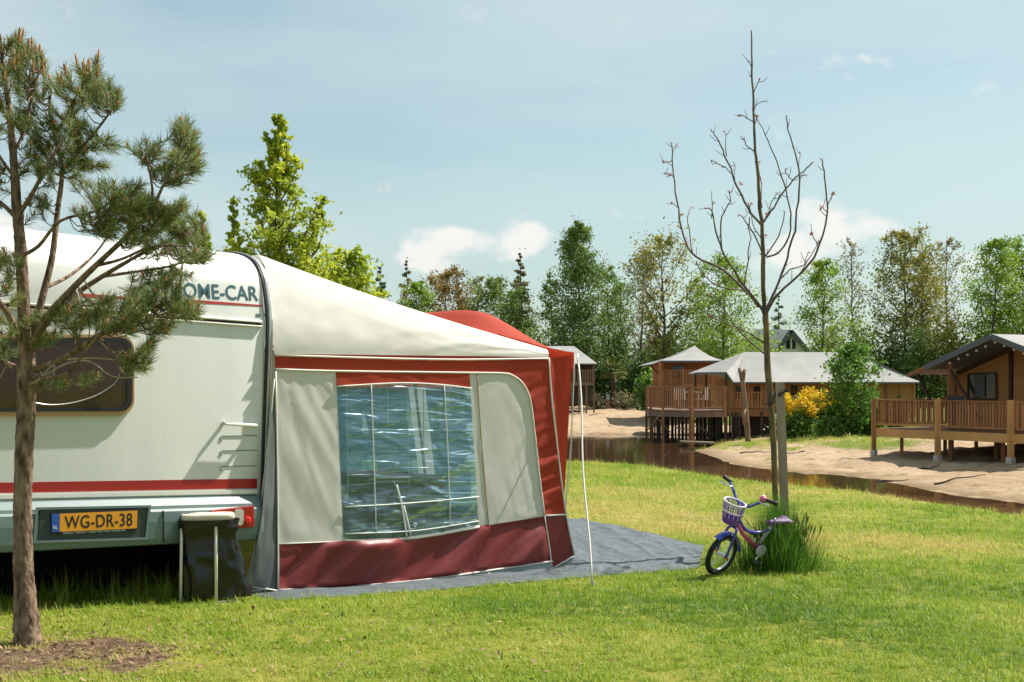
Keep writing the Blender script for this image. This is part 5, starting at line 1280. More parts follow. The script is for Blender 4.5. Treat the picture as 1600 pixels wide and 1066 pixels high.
# --- lodge half hidden by the awning's front corner
hl = thing('dark_timber_lodge', 'dark lodge with pale sloping roof, just right of the red awning corner', 'lodge', P(880, 620, 78))
rows_ = []
ra, rb_ = P(835, 533, 80), P(897, 548, 80); rb_.z = ra.z = P(870, 541, 80).z
ea, eb = P(835, 566, 76), P(933, 569, 76); eb.z = ea.z = P(900, 568, 76).z
b = MB(); b.prism([ra, rb_, eb, ea], -Zv * .06); b.build('roof', M_roof, hl)
b = MB(); b.prism([rb_, eb + Vector((0, 8, 0)), eb], -Zv * .06); b.build('roof', M_roof, hl)
fz2 = P(900, 607, 76.5).z
b = MB(); b.prism([P(835, 600, 77.2), P(925, 600, 77.2), P(925, 600, 82), P(835, 600, 82)], Zv * 1.35); b.build('timber_wall', M_woodd, hl)
qa, qb = P(835, 600, 76.3), P(928, 600, 76.3); b = MB(); b.bar(qa, qb, .3, .2); b.build('deck_beam', M_wood2, hl)
rail_run(hl, qa, qb, 0, .85, 24, M_wood2, M_wood2)
for k in range(9):
    p = qa.lerp(qb, k / 8); post(hl, p, -.6, eb.z - .05 if k % 2 == 0 else p.z, .10, M_wood2)
b = MB(); b.prism([P(835, 604, 77.4), P(924, 604, 77.4), P(924, 604, 81), P(835, 604, 81)], -Zv * 1.1); b.build('dark_underfloor_screen', M_pile, hl)

# --- small white gabled house far behind, and a brown-roofed one in the trees
hh = thing('white_gabled_house', 'white house with steep grey gable far behind the long lodge', 'house', P(1225, 560, 112))
wY = 112; g0, g1, ga = P(1209, 556, wY), P(1268, 556, wY), P(1236, 517, wY)
b = MB(); b.prism([P(1216, 575, wY + .4), P(1260, 575, wY + .4), P(1260, 547, wY + .4), P(1236, 521, wY + .4), P(1216, 547, wY + .4)], Vector((0, 8, 0))); b.build('wall', mat('white_render', (.75, .75, .74), .8), hh)
for a_ in (g0, g1):
    b = MB(); b.bar(a_, ga, .35, .30, (0, 1, 0)); b.build('barge_board', M_roofd, hh)
b = MB(); b.prism([ga, g0, P(1150, 555, wY + 9), P(1180, 516, wY + 9)], Zv * .1); b.build('roof', mat('pale_slate', (.50, .49, .48), .7, var=.05), hh)
b = MB(); b.prism([ga, g1, g1 + Vector((0, 9, 0)), ga + Vector((0, 9, 0))], Zv * .1); b.build('roof', M_roofd, hh)
b = MB(); b.prism([P(1229, 545, wY + .3), P(1243, 545, wY + .3), P(1243, 534, wY + .3), P(1236, 528, wY + .3), P(1229, 534, wY + .3)], Vector((0, .2, 0))); wn_ = b.build('window', M_glass, hh)
b = MB(); b.bar(P(1236, 545, wY + .25), P(1236, 528, wY + .25), .15, .08, (0, 1, 0)); b.build('glazing_bar', M_wchair, wn_)
h2 = thing('brown_roofed_house', 'dim house with brown gable roof among the trees behind the pyramid roof lodge', 'house', P(1035, 590, 105))
b = MB(); b.prism([P(995, 600, 105), P(1062, 600, 105), P(1062, 566, 105), P(1030, 531, 105), P(995, 566, 105)], Vector((0, 8, 0))); b.build('wall', mat('grey_brick', (.17, .13, .11), .9, var=.1), h2)
for a_, c_ in (((988, 572), (1030, 526)), ((1070, 572), (1030, 526))):
    p, r_ = P(*a_, 104.5), P(*c_, 104.5); b = MB(); b.prism([p, r_, r_ + Vector((0, 9, 0)), p + Vector((0, 9, 0))], Zv * .2); b.build('roof', mat('brown_tiles', (.16, .085, .06), .85, var=.15), h2)

# --- small things on the far bank
lg = thing('driftwood_post', 'forked weathered tree trunk standing upright on the sand before the long lodge', 'post', Vector((P(1168, 682, 47.5).x, 47.5, ground_z(P(1168, 682, 47.5).x, 47.5))))
lg_pts = [P(1169, 690, 47.5), P(1167, 662, 47.5), P(1164, 630, 47.5), P(1161, 602, 47.5), P(1159, 588, 47.5)]
b = MB(); pp = smooth_line(lg_pts, 5); b.tube(pp, [.11 + .02 * nz(i * .8, 3) - .0015 * i for i in range(len(pp))], 9); b.build('trunk', mat('driftwood', (.16, .095, .055), .85, col2=(.30, .19, .12), vscale=6, stretch=(1, 1, .3), bump=.5, bscale=14), lg, smooth=True)
for e in ((1155, 575), (1164, 577)):
    b = MB(); b.tube([P(1160, 594, 47.5), P((1160 + e[0]) / 2, 585, 47.5), P(*e, 47.5)], [.09, .08, .06], 8); b.build('fork', MATS['driftwood'], lg, smooth=True)
b = MB(); b.tube([P(1165, 640, 47.4), P(1161, 650, 47.3), P(1162, 664, 47.3)], [.04, .05, .03], 6); b.build('stub', MATS['driftwood'], lg, smooth=True)
jt = thing('plank_jetty', 'low plank jetty at the water edge under the deck', 'jetty', P(1090, 693, 49.5))
for k in range(4):
    b = MB(); b.bar(P(1063, 690 + 0 * k, 49 + k * .32), P(1116, 692, 49 + k * .32), .29, .06); b.build('plank', mat('pale_plank', (.36, .27, .19), .85, var=.12), jt)
for u in (1070, 1088, 1106):
    p = P(u, 692, 49.1); post(jt, p, ZW - .5, p.z - .03, .09, M_pile)
sk = random.Random(4)
for k, (u, Y, L_k, an_) in enumerate(((1180, 43.0, 1.3, .5), (1395, 31.5, .8, .1), (938, 74.0, 2.2, .9), (1500, 30.0, 1.5, .35), (1240, 41.0, .7, 2.6), (1455, 34.0, .6, .4))):
    x_ = (u - UC) / F * Y; b = MB(); pts = []
    for j in range(6):
        xx, yy = x_ + math.cos(an_) * L_k * (j / 5 - .5) + sk.gauss(0, .015), Y + math.sin(an_) * L_k * (j / 5 - .5) + sk.gauss(0, .02); pts.append(Vector((xx, yy, ground_z(xx, yy) + .015 + .012 * (j % 2))))
    b.tube(smooth_line(pts, 2), [.024 - .0016 * j for j in range(11)], 6)
    tag(b.build('driftwood_stick', mat('dark_drift', (.05, .035, .025), .9, var=.2), None, smooth=True), ('dark stick lying on the sand left of the driftwood post foot', 'dark stick at the water edge right of the stake', 'long dark branch lying on the far sand behind the pond', 'dark root across the sand before the right lodge deck', 'short dark stick on the sand just right of the stake', 'short dark stick on the sand below the right lodge posts')[k], 'stick', 'sticks lying on the sand')
p = P(950, 629, 84); gz = ground_z(p.x, p.y); bo = thing('red_marker_post', 'short red and white marker post at the lawn edge across the pond', 'post', (p.x, p.y, gz))
b = MB(); b.tube([(p.x, p.y, gz - .2), (p.x, p.y, gz + .55)], .14, 10); b.build('shaft', mat('marker_red', (.42, .16, .13), .6), bo)
b = MB(); b.tube([(p.x, p.y, gz + .55), (p.x, p.y, gz + .85), (p.x, p.y, gz + .92)], [.14, .14, .05], 10); b.build('cap', M_wchair, bo)
p = P(996, 627, 84); gz = ground_z(p.x, p.y); bo = thing('utility_box', 'small grey utility box on the grass left of the waterside deck', 'box', (p.x, p.y, gz))
b = MB(); b.box((p.x, p.y, gz + .4), (.42, .3, .9)); b.build('cabinet', mat('grey_box', (.25, .28, .30), .6), bo, bevel=.03)
b = MB(); b.box((p.x, p.y, gz + .88), (.50, .38, .06)); b.build('cap', M_roofd, bo)
# ------------------------------------------------------------------ trees
LM = {
 'lime': leaf_mat('lime_leaves', (0.217, 0.322, 0.031), (0.564, 0.586, 0.059), .45, 1.6),
 'mid': leaf_mat('mid_green_leaves', (0.098, 0.179, 0.037), (0.260, 0.340, 0.068), .40, .8),
 'birch': leaf_mat('birch_leaves', (0.080, 0.165, 0.040), (0.255, 0.340, 0.075), .40, .7),
 'dark': leaf_mat('dark_green_leaves', (0.058, 0.120, 0.034), (0.160, 0.235, 0.055), .35, .7),
 'olive': leaf_mat('olive_leaves', (0.140, 0.160, 0.034), (0.370, 0.335, 0.072), .40, .7),
 'rust': leaf_mat('rusty_leaves', (0.165, 0.120, 0.028), (0.400, 0.255, 0.060), .40, .8),
 'blue': leaf_mat('conifer_leaves', (0.090, 0.150, 0.080), (0.220, 0.280, 0.140), .25, .9),
 'fresh': leaf_mat('fresh_green_leaves', (0.130, 0.237, 0.031), (0.347, 0.454, 0.059), .45, .7),
 'thin': leaf_mat('sparse_grey_leaves', (0.185, 0.179, 0.102), (0.370, 0.322, 0.171), .35, .9),
 'yellow': leaf_mat('yellow_flowers', (.66, .44, .014), (.80, .58, .04), .35, 2.0),
 'shrub': leaf_mat('leafy_shrub_leaves', (.055, .15, .022), (.19, .33, .05), .45, 1.2),
 'bush': leaf_mat('bush_leaves', (0.076, 0.170, 0.031), (0.217, 0.360, 0.059), .40, 1.4),
}
M_tr = mat('grey_brown_bark', (.060, .048, .038), .9, col2=(.13, .105, .085), vscale=5, stretch=(1, 1, .3))
M_pale = mat('pale_bark', (.16, .13, .10), .9, col2=(.28, .25, .21), vscale=5, stretch=(1, 1, .3))

def crown_profile(kind, h):
    """relative half width at height fraction h of the crown"""
    if kind == 'oval': return max(.06, math.sin(math.pi * (h * .86 + .08)) ** .75)
    if kind == 'cone': return max(.04, (1 - h) ** .85 * min(1, .35 + h * 5))
    if kind == 'spire': return max(.05, (.25 + .75 * (1 - h)) * (1 - h) ** .35 * min(1, .5 + h * 3))
    if kind == 'birch': return max(.10, (1 - h ** 4.2) ** .9 * min(1, .72 + h * .7))
    if kind == 'fan': return max(.08, min(1, .30 + 1.1 * h) * (1 - max(0, h - .62) / .40) ** .55 if h < 1.02 else .05)
    return 1
def tree(name, label, cat, base, h, wid, kind, leaf, nlimb, nleaf, ls, bark, clear=.18, group=None, spread=.5, droop=0.0, up=.6, seed=1, twigs=4, trunk_r=None, lean=(0, 0)):
    r = random.Random(seed); rg = np.random.default_rng(seed)
    base = Vector(base); t = thing(name, label, cat, base, group)
    tr_ = trunk_r or h * .011
    m = MB(); n = 10; off = Vector((0, 0, 0)); tp_ = []
    for i in range(n + 1):
        f = i / n; off = off + Vector((r.gauss(0, 1), r.gauss(0, 1), 0)) * h * .006
        tp_.append(base + Vector((lean[0] * f * f * h, lean[1] * f * h, h * .97 * f - (.25 if i == 0 else 0))) + off)
    m.tube(tp_, [tr_ * (1.25 if i == 0 else 1) * (1 - .86 * i / n) for i in range(n + 1)], 7)
    m.build('trunk', bark, t, smooth=True)
    lm = MB(); cl = []
    for k in range(nlimb):
        f = clear + (1 - clear) * ((k + .3 + .5 * r.random()) / nlimb); hf = (f - clear) / (1 - clear)
        a0_ = tp_[min(n, int(f * n))].lerp(tp_[min(n, int(f * n) + 1)], f * n - int(f * n))
        an = k * 2.399 + r.gauss(0, .35); L_ = wid / 2 * crown_profile(kind, hf) * r.uniform(.72, 1.12)
        rise = up * L_ * r.uniform(.7, 1.3)
        pts = []
        for j in range(5):
            s = j / 4
            pts.append(a0_ + Vector((math.cos(an + .2 * s), math.sin(an + .2 * s), 0)) * L_ * s + Vector((0, 0, rise * s ** 1.2 - droop * L_ * s * s)) + Vector((r.gauss(0, 1), r.gauss(0, 1), r.gauss(0, 1))) * L_ * .05 * s)
        r0 = max(.008, tr_ * .45 * (1 - .75 * hf)); lm.tube(pts, [r0 * (1 - .8 * j / 4) for j in range(5)], 5, cap=False)
        cl.append((pts[4], L_ * .16)); cl.append((pts[3], L_ * .2)); cl.append((pts[2], L_ * .2))
        for q_ in range(twigs):
            s = r.uniform(.3, .95); i0 = int(s * 4); p = pts[i0].lerp(pts[min(4, i0 + 1)], s * 4 - i0)
            d = Vector((r.gauss(0, 1), r.gauss(0, 1), r.gauss(.35 - droop, .6))).normalized() * L_ * r.uniform(.18, .42)
            e = p + d; lm.tube([p, p + d * .5 + Vector((0, 0, L_ * .02)), e - Vector((0, 0, droop * L_ * .15))], [r0 * .35, r0 * .25, r0 * .12], 4, cap=False)
            cl.append((e, L_ * .15)); cl.append((p + d * .5, L_ * .12))
    cl.append((tp_[-1], wid * .05))
    lm.build('limbs', bark, t, smooth=True, weld=False, kind=None)
    if nleaf:
        C_ = np.array([list(c) for c, s in cl]); S_ = np.array([s for c, s in cl]) * spread * 2
        w_ = rg.random(len(C_)) ** 1.5 + .08; pick = rg.choice(len(C_), nleaf, p=w_ / w_.sum())
        ctr = C_[pick] + rg.normal(0, 1, (nleaf, 3)) * (S_[pick][:, None]) * np.array([1, 1, .75 + droop])
        if droop: ctr[:, 2] -= np.abs(rg.normal(0, 1, nleaf)) * S_[pick] * droop
        d = rg.normal(0, 1, (nleaf, 3)); d /= np.linalg.norm(d, axis=1)[:, None]
        e_ = np.cross(d, rg.normal(0, 1, (nleaf, 3))); e_ /= np.linalg.norm(e_, axis=1)[:, None]
        sz = (ls * rg.uniform(.6, 1.35, nleaf))[:, None]
        Vv = np.stack([ctr - d * sz, ctr - e_ * sz * .55, ctr + d * sz, ctr + e_ * sz * .55], 1).reshape(-1, 3)
        soup('crown', LM[leaf], Vv, 4, t, kind='stuff')
    return t
def at(u, vtop, Y, vbase=None):
    """ground point under photo column u at depth Y and the height that reaches row vtop"""
    x = (u - UC) / F * Y; z = ground_z(x, Y); return Vector((x, Y, z)), H + (VH - vtop) / F * Y - z
GB = 'trees behind the pond'
def far(u, vt, Y, wpx, kind, leaf, label, nl=30, nf=5000, ls=.115, bark=M_tr, name='tree', **k):
    b, h = at(u, vt, Y); return tree(name, label, 'tree', b, h, wpx / F * Y, kind, leaf, nl, int(nf * 1.15), ls * .8, bark, group=GB, seed=int(u * 7 + vt), **{**dict(spread=.7, twigs=6), **k})
# close trees behind the caravan
b, h = at(440, 162, 21)
tree('hornbeam', 'bright yellow-green upright tree rising behind the caravan roof', 'tree', b, h, 2.0, 'spire', 'lime', 54, 13000, .041, M_tr, clear=.3, spread=.42, up=1.5, seed=31, twigs=5)
b, h = at(468, 296, 21.6)
tree('hornbeam', 'lower bright green tree with a leaning right-hand top, just right of the tall upright one', 'tree', b, h, 1.0, 'spire', 'lime', 26, 3600, .044, M_tr, clear=.4, spread=.5, up=1.7, seed=37, lean=(.085, 0))
b, h = at(398, 300, 20.6)
tree('hornbeam', 'small bright leafy top leaning left at the left foot of the tall upright tree', 'tree', b, h, .9, 'spire', 'lime', 24, 2600, .046, M_tr, clear=.4, spread=.5, up=1.7, seed=38, lean=(-.045, 0))
b, h = at(334, 322, 24)
tree('hornbeam', 'bright green tree peeping out right of the pine above the caravan roof', 'tree', b, h, 1.1, 'spire', 'lime', 26, 2800, .06, M_tr, clear=.35, spread=.5, up=1.3, seed=33)
b, h = at(540, 396, 26)
tree('young_maple', 'low bright green tree top above the cream awning roof', 'tree', b, h, 1.5, 'oval', 'lime', 24, 4200, .06, M_tr, clear=.35, spread=.6, up=.8, seed=34)
b, h = at(262, 420, 24)
tree('young_maple', 'green tree mostly hidden by the caravan, behind the pine', 'tree', b, h, 1.5, 'oval', 'lime', 20, 2500, .06, M_tr, clear=.3, spread=.6, up=.8, seed=35)
# the belt of trees beyond the pond, left to right
far(598, 406, 96, 62, 'cone', 'blue', 'blue-green conical tree, the first beyond the cream awning roof', nf=6000, up=.5)
far(637, 398, 104, 66, 'cone', 'thin', 'thin grey-green conifer with bare tip left of the rusty tree', nf=2200, ls=.13, up=.35)
far(652, 438, 90, 70, 'oval', 'fresh', 'rounded yellow-green tree just left of the rusty tree', nf=6000)
far(570, 440, 92, 60, 'oval', 'mid', 'green tree rising at the edge of the cream awning roof', nf=4500)
far(702, 425, 92, 84, 'oval', 'rust', 'rusty brown broad tree above the red canopy', nf=7000, up=.9)
far(724, 420, 94, 40, 'spire', 'rust', 'narrow rusty spire beside the broad rusty tree', nf=2800, up=1.2)
far(745, 432, 104, 80, 'fan', 'thin', 'sparse grey tree behind the rusty spire', nf=1800, ls=.13)
far(772, 436, 92, 90, 'oval', 'mid', 'dull green rounded tree above the middle of the red canopy', nf=7000)
far(820, 388, 94, 72, 'cone', 'thin', 'tall thin spruce with a bare spiky top left of the big birch', nf=3600, ls=.13, up=.2, nl=36)
far(806, 450, 88, 70, 'oval', 'birch', 'dark green bushy tree at the right shoulder of the red canopy', nf=5000)
far(898, 338, 90, 100, 'birch', 'birch', 'tallest full green birch, just right of the red canopy', nl=52, nf=20000, clear=.06, up=.85, droop=.30, spread=.6, name='birch_tree', bark=M_pale)
far(862, 420, 93, 46, 'birch', 'birch', 'narrow dark tree against the left flank of the big birch', nf=3600, droop=.3)
far(946, 418, 92, 56, 'oval', 'mid', 'slim airy tree right of the big birch', nf=2600, up=.9, clear=.25)
far(972, 440, 97, 60, 'oval', 'birch', 'airy mid green tree between the big birch and the bare-limbed tree', nf=3600, clear=.3)
far(1040, 382, 88, 126, 'fan', 'olive', 'open tree with dark bare limbs and few olive leaves above the pyramid roof', nf=3600, nl=30, ls=.14, up=1.25, clear=.22, spread=.55, trunk_r=.16)
far(1003, 392, 94, 70, 'fan', 'thin', 'thin pale tree left of the open bare-limbed tree', nf=2600, up=1.0)
far(1130, 402, 90, 116, 'oval', 'fresh', 'bright green broad tree behind the sapling, left of its trunk', nf=9000, nl=34, up=.5, clear=.12)
far(1088, 428, 99, 60, 'oval', 'mid', 'mid green tree in the gap between the open tree and the bright one', nf=3000)
far(1222, 458, 119, 60, 'cone', 'blue', 'small blue-green larch rising behind the white gabled house', nf=2600, up=.1, clear=.05)
far(1282, 408, 92, 82, 'oval', 'fresh', 'light green oval tree right of the sapling branches', nf=6000, clear=.22, up=.8)
far(1338, 374, 100, 56, 'fan', 'thin', 'nearly bare grey tree between the light green and the olive tree', nf=1100, nl=34, ls=.12, up=1.3, clear=.3)
far(1408, 362, 88, 124, 'oval', 'olive', 'large olive-brown twin-stemmed tree behind the long lodge', nf=10000, nl=44, up=.8, clear=.15, spread=.45)
far(1440, 398, 90, 70, 'oval', 'olive', 'second olive stem leaning right beside the large olive tree', nf=4200, up=.9, clear=.25)
far(1478, 372, 97, 62, 'fan', 'thin', 'sparse grey-leaved tree left of the right lodge ridge', nf=2300, nl=30, up=1.1)
far(1548, 372, 86, 92, 'oval', 'fresh', 'vivid green tree directly above the right lodge ridge', nf=8000, nl=34, up=.7, clear=.2)
far(1596, 378, 88, 90, 'oval', 'fresh', 'vivid green tree at the right edge of the picture', nf=7000, nl=34, up=.7, clear=.2)
for i, (u, vt, Y, w, kd, lf) in enumerate(((1690, 380, 90, 110, 'oval', 'mid'), (1800, 400, 95, 120, 'oval', 'olive'))):
    far(u, vt, Y, w, kd, lf, ('mid green tree beyond the right lodge', 'olive tree furthest right beyond the right lodge')[i], nf=5000)
# undergrowth
def bush(u, vt, Y, wpx, leaf, label, nf=3500, ls=.13, name='shrub', hmin=0, depth=1.0, group='bushes beyond the pond', base=None):
    b, h = at(u, vt, Y)
    h = max(h, .5); wid = wpx / F * Y; t = thing(name, label, 'bush', b, group); rg = np.random.default_rng(int(u * 3 + vt)); r = random.Random(int(u))
    m = MB()
    nb_ = 8; lob = []
    for k in range(nb_ + 6):
        an = r.random() * 6.283; rr_ = math.sqrt(r.random()) * .38 * wid; p = b + Vector((math.cos(an) * rr_, math.sin(an) * rr_ * depth, h * r.uniform(.3, .82) * (1 - .5 * (rr_ / (.4 * wid)) ** 2)))
        m.tube([b + Vector((math.cos(an) * rr_ * .1, math.sin(an) * rr_ * .1, -.1)), b.lerp(p, .5) + Vector((0, 0, h * .05)), p], [.03, .02, .008], 4, cap=False); lob.append(p)
    m.build('stems', M_tr, t, weld=False)
    L_ = np.array([list(p) for p in lob]); pick = rg.integers(0, len(L_), nf)
    c = L_[pick] + rg.normal(0, 1, (nf, 3)) * np.array([wid * .12, wid * .12 * depth, h * .16])
    low = rg.random(nf) < .25; c[low, 2] = b.z + rg.random(low.sum()) * h * .5; c[low, 0] = b.x + rg.normal(0, .26, low.sum()) * wid; c[low, 1] = b.y + rg.normal(0, .22, low.sum()) * wid * depth
    c[:, 2] = np.maximum(c[:, 2], b.z + .02)
    d = rg.normal(0, 1, (nf, 3)); d /= np.linalg.norm(d, axis=1)[:, None]; e_ = np.cross(d, rg.normal(0, 1, (nf, 3))); e_ /= np.linalg.norm(e_, axis=1)[:, None]
    s = (ls * rg.uniform(.6, 1.4, nf))[:, None]
    soup('foliage', LM[leaf], np.stack([c - d * s, c - e_ * s * .55, c + d * s, c + e_ * s * .55], 1).reshape(-1, 3), 4, t, kind='stuff')
    return t, b, h, wid, rg
UB = [(556, 478, 84, 90, 'dark', 'dark bush low behind the cream awning roof'), (640, 500, 84, 100, 'mid', 'green bush under the rounded yellow-green tree'), (735, 500, 84, 100, 'dark', 'dark bush under the rusty trees'),
      (825, 500, 86, 80, 'birch', 'green bush behind the right end of the red canopy'), (866, 520, 87, 60, 'dark', 'dark bush behind the half-hidden dark lodge'), (918, 508, 93, 90, 'dark', 'tall dark bush at the foot of the big birch'), (962, 520, 92, 80, 'dark', 'dark bush behind the palm'),
      (1000, 545, 86, 60, 'dark', 'dark bush left of the pyramid roof lodge'), (1018, 575, 82, 50, 'bush', 'green bush against the left side of the pyramid roof lodge'), (1050, 505, 97, 90, 'birch', 'green bush behind the pyramid roof'), (1100, 500, 96, 90, 'mid', 'green bush right of the pyramid roof'), (1160, 490, 97, 90, 'fresh', 'light green bush behind the hip of the long lodge roof'),
      (1196, 512, 106, 60, 'fresh', 'light green bush left of the white gable'), (1292, 500, 95, 66, 'olive', 'olive bush right of the white gable'), (1335, 490, 93, 90, 'mid', 'mid green bush under the nearly bare grey tree'), (1380, 500, 89, 90, 'dark', 'dark bush at the foot of the large olive tree'),
      (1432, 500, 86, 90, 'dark', 'dark bush right of the large olive trunk'), (1490, 480, 86, 100, 'olive', 'olive bush behind the left eave of the right lodge'), (1550, 470, 88, 100, 'fresh', 'green bush behind the ridge of the right lodge'), (1620, 470, 88, 100, 'fresh', 'green bush beyond the right edge'), (1710, 480, 88, 120, 'mid', 'green bush behind the right lodge, furthest right'), (948, 560, 90, 60, 'dark', 'dark low bush right behind the palm trunk'), (1068, 560, 92, 60, 'dark', 'dark bush hidden behind the pyramid lodge'), (985, 590, 87, 56, 'dark', 'low dark bush behind the grey utility box'), (910, 590, 92, 60, 'dark', 'low dark bush left of the palm')]
for u, vt, Y, w, lf, lb_ in UB: bush(u, vt, Y, w, lf, lb_, nf=5200 if w > 70 else 3000, ls=.12)
t, b, h, wid, rg = bush(1020, 600, 80, 20, 'bush', 'small green shrub in front of the pyramid roof lodge', 900, .09)
t, b, h, wid, rg = bush(934, 612, 83, 34, 'thin', 'pale twiggy shrub left of the red marker post', 800, .08)
t, b, h, wid, rg = bush(974, 611, 83, 38, 'thin', 'pale twiggy shrub right of the red marker post', 900, .08)
def broom(u, vt, Y, w, label):
    t, b, h, wid, rg = bush(u, vt + 14, Y, w, 'bush', label, 3600, .075, 'broom_bush', group='yellow flowering bushes by the long lodge')
    t['category'] = 'bush'; nf = 1500; an = rg.random(nf) * 6.283; rr_ = np.sqrt(rg.random(nf)) * .5
    lumps = rg.random((11, 3)); pk = rg.integers(0, 11, nf)
    c = np.stack([b.x + (lumps[pk, 0] - .5) * wid * .95 + rg.normal(0, .07, nf) * wid, b.y - .25 * wid + (lumps[pk, 1] - .5) * wid * .7 + rg.normal(0, .07, nf) * wid, b.z + h * (.62 + .50 * lumps[pk, 2]) + rg.normal(0, .07, nf) * h], 1)
    d = rg.normal(0, 1, (nf, 3)); d /= np.linalg.norm(d, axis=1)[:, None]; e_ = np.cross(d, rg.normal(0, 1, (nf, 3))); e_ /= np.linalg.norm(e_, axis=1)[:, None]; s = (.06 * rg.uniform(.6, 1.4, nf))[:, None]
    soup('flowers', LM['yellow'], np.stack([c - d * s, c - e_ * s * .6, c + d * s, c + e_ * s * .6], 1).reshape(-1, 3), 4, t, kind='stuff')
broom(1246, 608, 51.5, 58, 'yellow flowering broom bush just right of the stake')
broom(1284, 606, 52.5, 56, 'yellow flowering broom bush beside the green leafy tree')
b, h = at(1330, 538, 50)
tree('leafy_shrub', 'fresh green leafy small tree between the yellow bushes and the right lodge', 'bush', b, h, 2.1, 'oval', 'shrub', 30, 4200, .085, M_tr, clear=.04, spread=.8, up=.6, seed=91, twigs=5)
bush(1362, 618, 50.5, 44, 'bush', 'low green bush at the right foot of the leafy small tree', 2200, .08)
bush(1302, 630, 50.2, 50, 'bush', 'low green bush under the leafy small tree', 2200, .08)
bush(1400, 590, 56, 40, 'fresh', 'yellowish green bush left of the right lodge deck', 2000, .09)
# palm
b, h = at(958, 566, 84)
pt_ = thing('palm_tree', 'short fan palm with shaggy brown trunk beyond the pond', 'tree', b)
m = MB(); m.tube([b - Zv * .2, b + Zv * h * .4, b + Zv * h * .78], [.16, .17, .20], 8); m.build('trunk', mat('shaggy_palm_bark', (.10, .06, .035), .95, var=.3, vscale=12), pt_, smooth=True)
cr_ = b + Zv * h * .8; fr_v = []
for k in range(30):
    an = k * 2.399; el_ = rnd.uniform(-.5, 1.25); d = Vector((math.cos(an) * math.cos(el_), math.sin(an) * math.cos(el_), math.sin(el_))); e = cr_ + d * .55
    for j in range(9):
        a2_ = (j - 4) * .28; s_ = d.cross(Zv).normalized(); dr_ = (d * math.cos(a2_) + s_ * math.sin(a2_)).normalized(); tip = e + dr_ * .55 - Zv * .12; w_ = dr_.cross(Zv).normalized() * .035
        fr_v.extend([e, e + dr_ * .28 - w_, tip, e + dr_ * .28 + w_])
soup('fronds', leaf_mat('palm_leaf', (.10, .12, .025), (.26, .23, .06), .3, 2), [list(p) for p in fr_v], 4, pt_, kind='stuff')

# ------------------------------------------------------------------ lawn: tufts of blades scattered over the ground
M_turf = bpy.data.materials.new('lawn_grass'); M_turf.use_nodes = True
N_, L__ = M_turf.node_tree.nodes, M_turf.node_tree.links; bsd = N_['Principled BSDF']; bsd.inputs['Roughness'].default_value = .5; bsd.inputs['Specular IOR Level'].default_value = .3
ad_ = N_.new('ShaderNodeAttribute'); ad_.attribute_type = 'INSTANCER'; ad_.attribute_name = 'dry'
gi_ = N_.new('ShaderNodeNewGeometry')
sm_ = N_.new('ShaderNodeMath'); sm_.operation = 'MULTIPLY_ADD'; sm_.inputs[1].default_value = .52; L__.new(gi_.outputs['Random Per Island'], sm_.inputs[0]); L__.new(ad_.outputs['Fac'], sm_.inputs[2])
rp_ = N_.new('ShaderNodeValToRGB'); L__.new(sm_.outputs[0], rp_.inputs[0])
el_ = rp_.color_ramp.elements; el_[0].position = .05; el_[0].color = (.095, .19, .010, 1); el_[1].position = 1.0; el_[1].color = (.60, .47, .18, 1)
for p_, c_ in ((.38, (.25, .38, .018)), (.66, (.47, .47, .09))):
    e_ = el_.new(p_); e_.color = (*c_, 1)
L__.new(rp_.outputs[0], bsd.inputs['Base Color'])
tl_ = N_.new('ShaderNodeBsdfTranslucent'); L__.new(rp_.outputs[0], tl_.inputs[0])
mx_ = N_.new('ShaderNodeMixShader'); mx_.inputs[0].default_value = .42; L__.new(bsd.outputs[0], mx_.inputs[1]); L__.new(tl_.outputs[0], mx_.inputs[2]); L__.new(mx_.outputs[0], N_['Material Output'].inputs[0])
def tuft(seed, n, rad, h0, h1, w, flat=.5):
    r = random.Random(seed); o = []; bl_ = []
    for k in range(n):
        an = r.random() * 6.283; rr_ = math.sqrt(r.random()) * rad
        bl_.append((Vector((rr_ * math.cos(an), rr_ * math.sin(an), -.006)), Vector((r.gauss(0, 1), r.gauss(0, 1), 0)) * flat * 1.6, r.uniform(h0, h1), w * r.uniform(.7, 1.3), r.uniform(.2, 1.0)))
    blades(bl_, o, 2)
    me = bpy.data.meshes.new('grass_tuft'); me.from_pydata([tuple(p) for p in o], [], [tuple(range(i, i + 4)) for i in range(0, len(o), 4)])
    bm = bmesh.new(); bm.from_mesh(me); bmesh.ops.remove_doubles(bm, verts=bm.verts, dist=1e-6); bm.to_mesh(me); bm.free()
    me.materials.append(M_turf); return bpy.data.objects.new('grass_tuft', me)
T = [tuft(1, 30, .07, .025, .060, .0062, .8), tuft(2, 26, .08, .03, .070, .0066, 1.0), tuft(3, 32, .06, .02, .05, .0060, 1.2), tuft(4, 18, .05, .05, .095, .0058, .6)]
WEED = tuft(6, 9, .02, .05, .10, .020, 1.6)
TALL = tuft(5, 16, .06, .14, .30, .0042, .35)
rg = np.random.default_rng(5)
def scatter(n, y0, y1):
    y = np.sqrt(rg.random(n) * (y1 * y1 - y0 * y0) + y0 * y0); x = y * rg.uniform(-.50, .50, n); return x, y
XS, YS = [], []
for n, y0, y1 in ((11000, 5.0, 9.0), (17000, 9.0, 14.0), (26000, 14.0, 29.0)):
    x, y = scatter(n, y0, y1); XS.append(x); YS.append(y)
x, y = np.concatenate(XS), np.concatenate(YS)
z = zl_np(x, y); u = UC + F * x / y; v = VH - F * (z - H) / y
inL_ = inside(LAWN_POLY, x, y); dL_ = pdist(LAWN_EDGE, x, y)
keep = inL_ | (dL_ < .35)
zz = np.where(inL_, z, z + (-1.75 - z) * sstep(dL_ / 2.6))
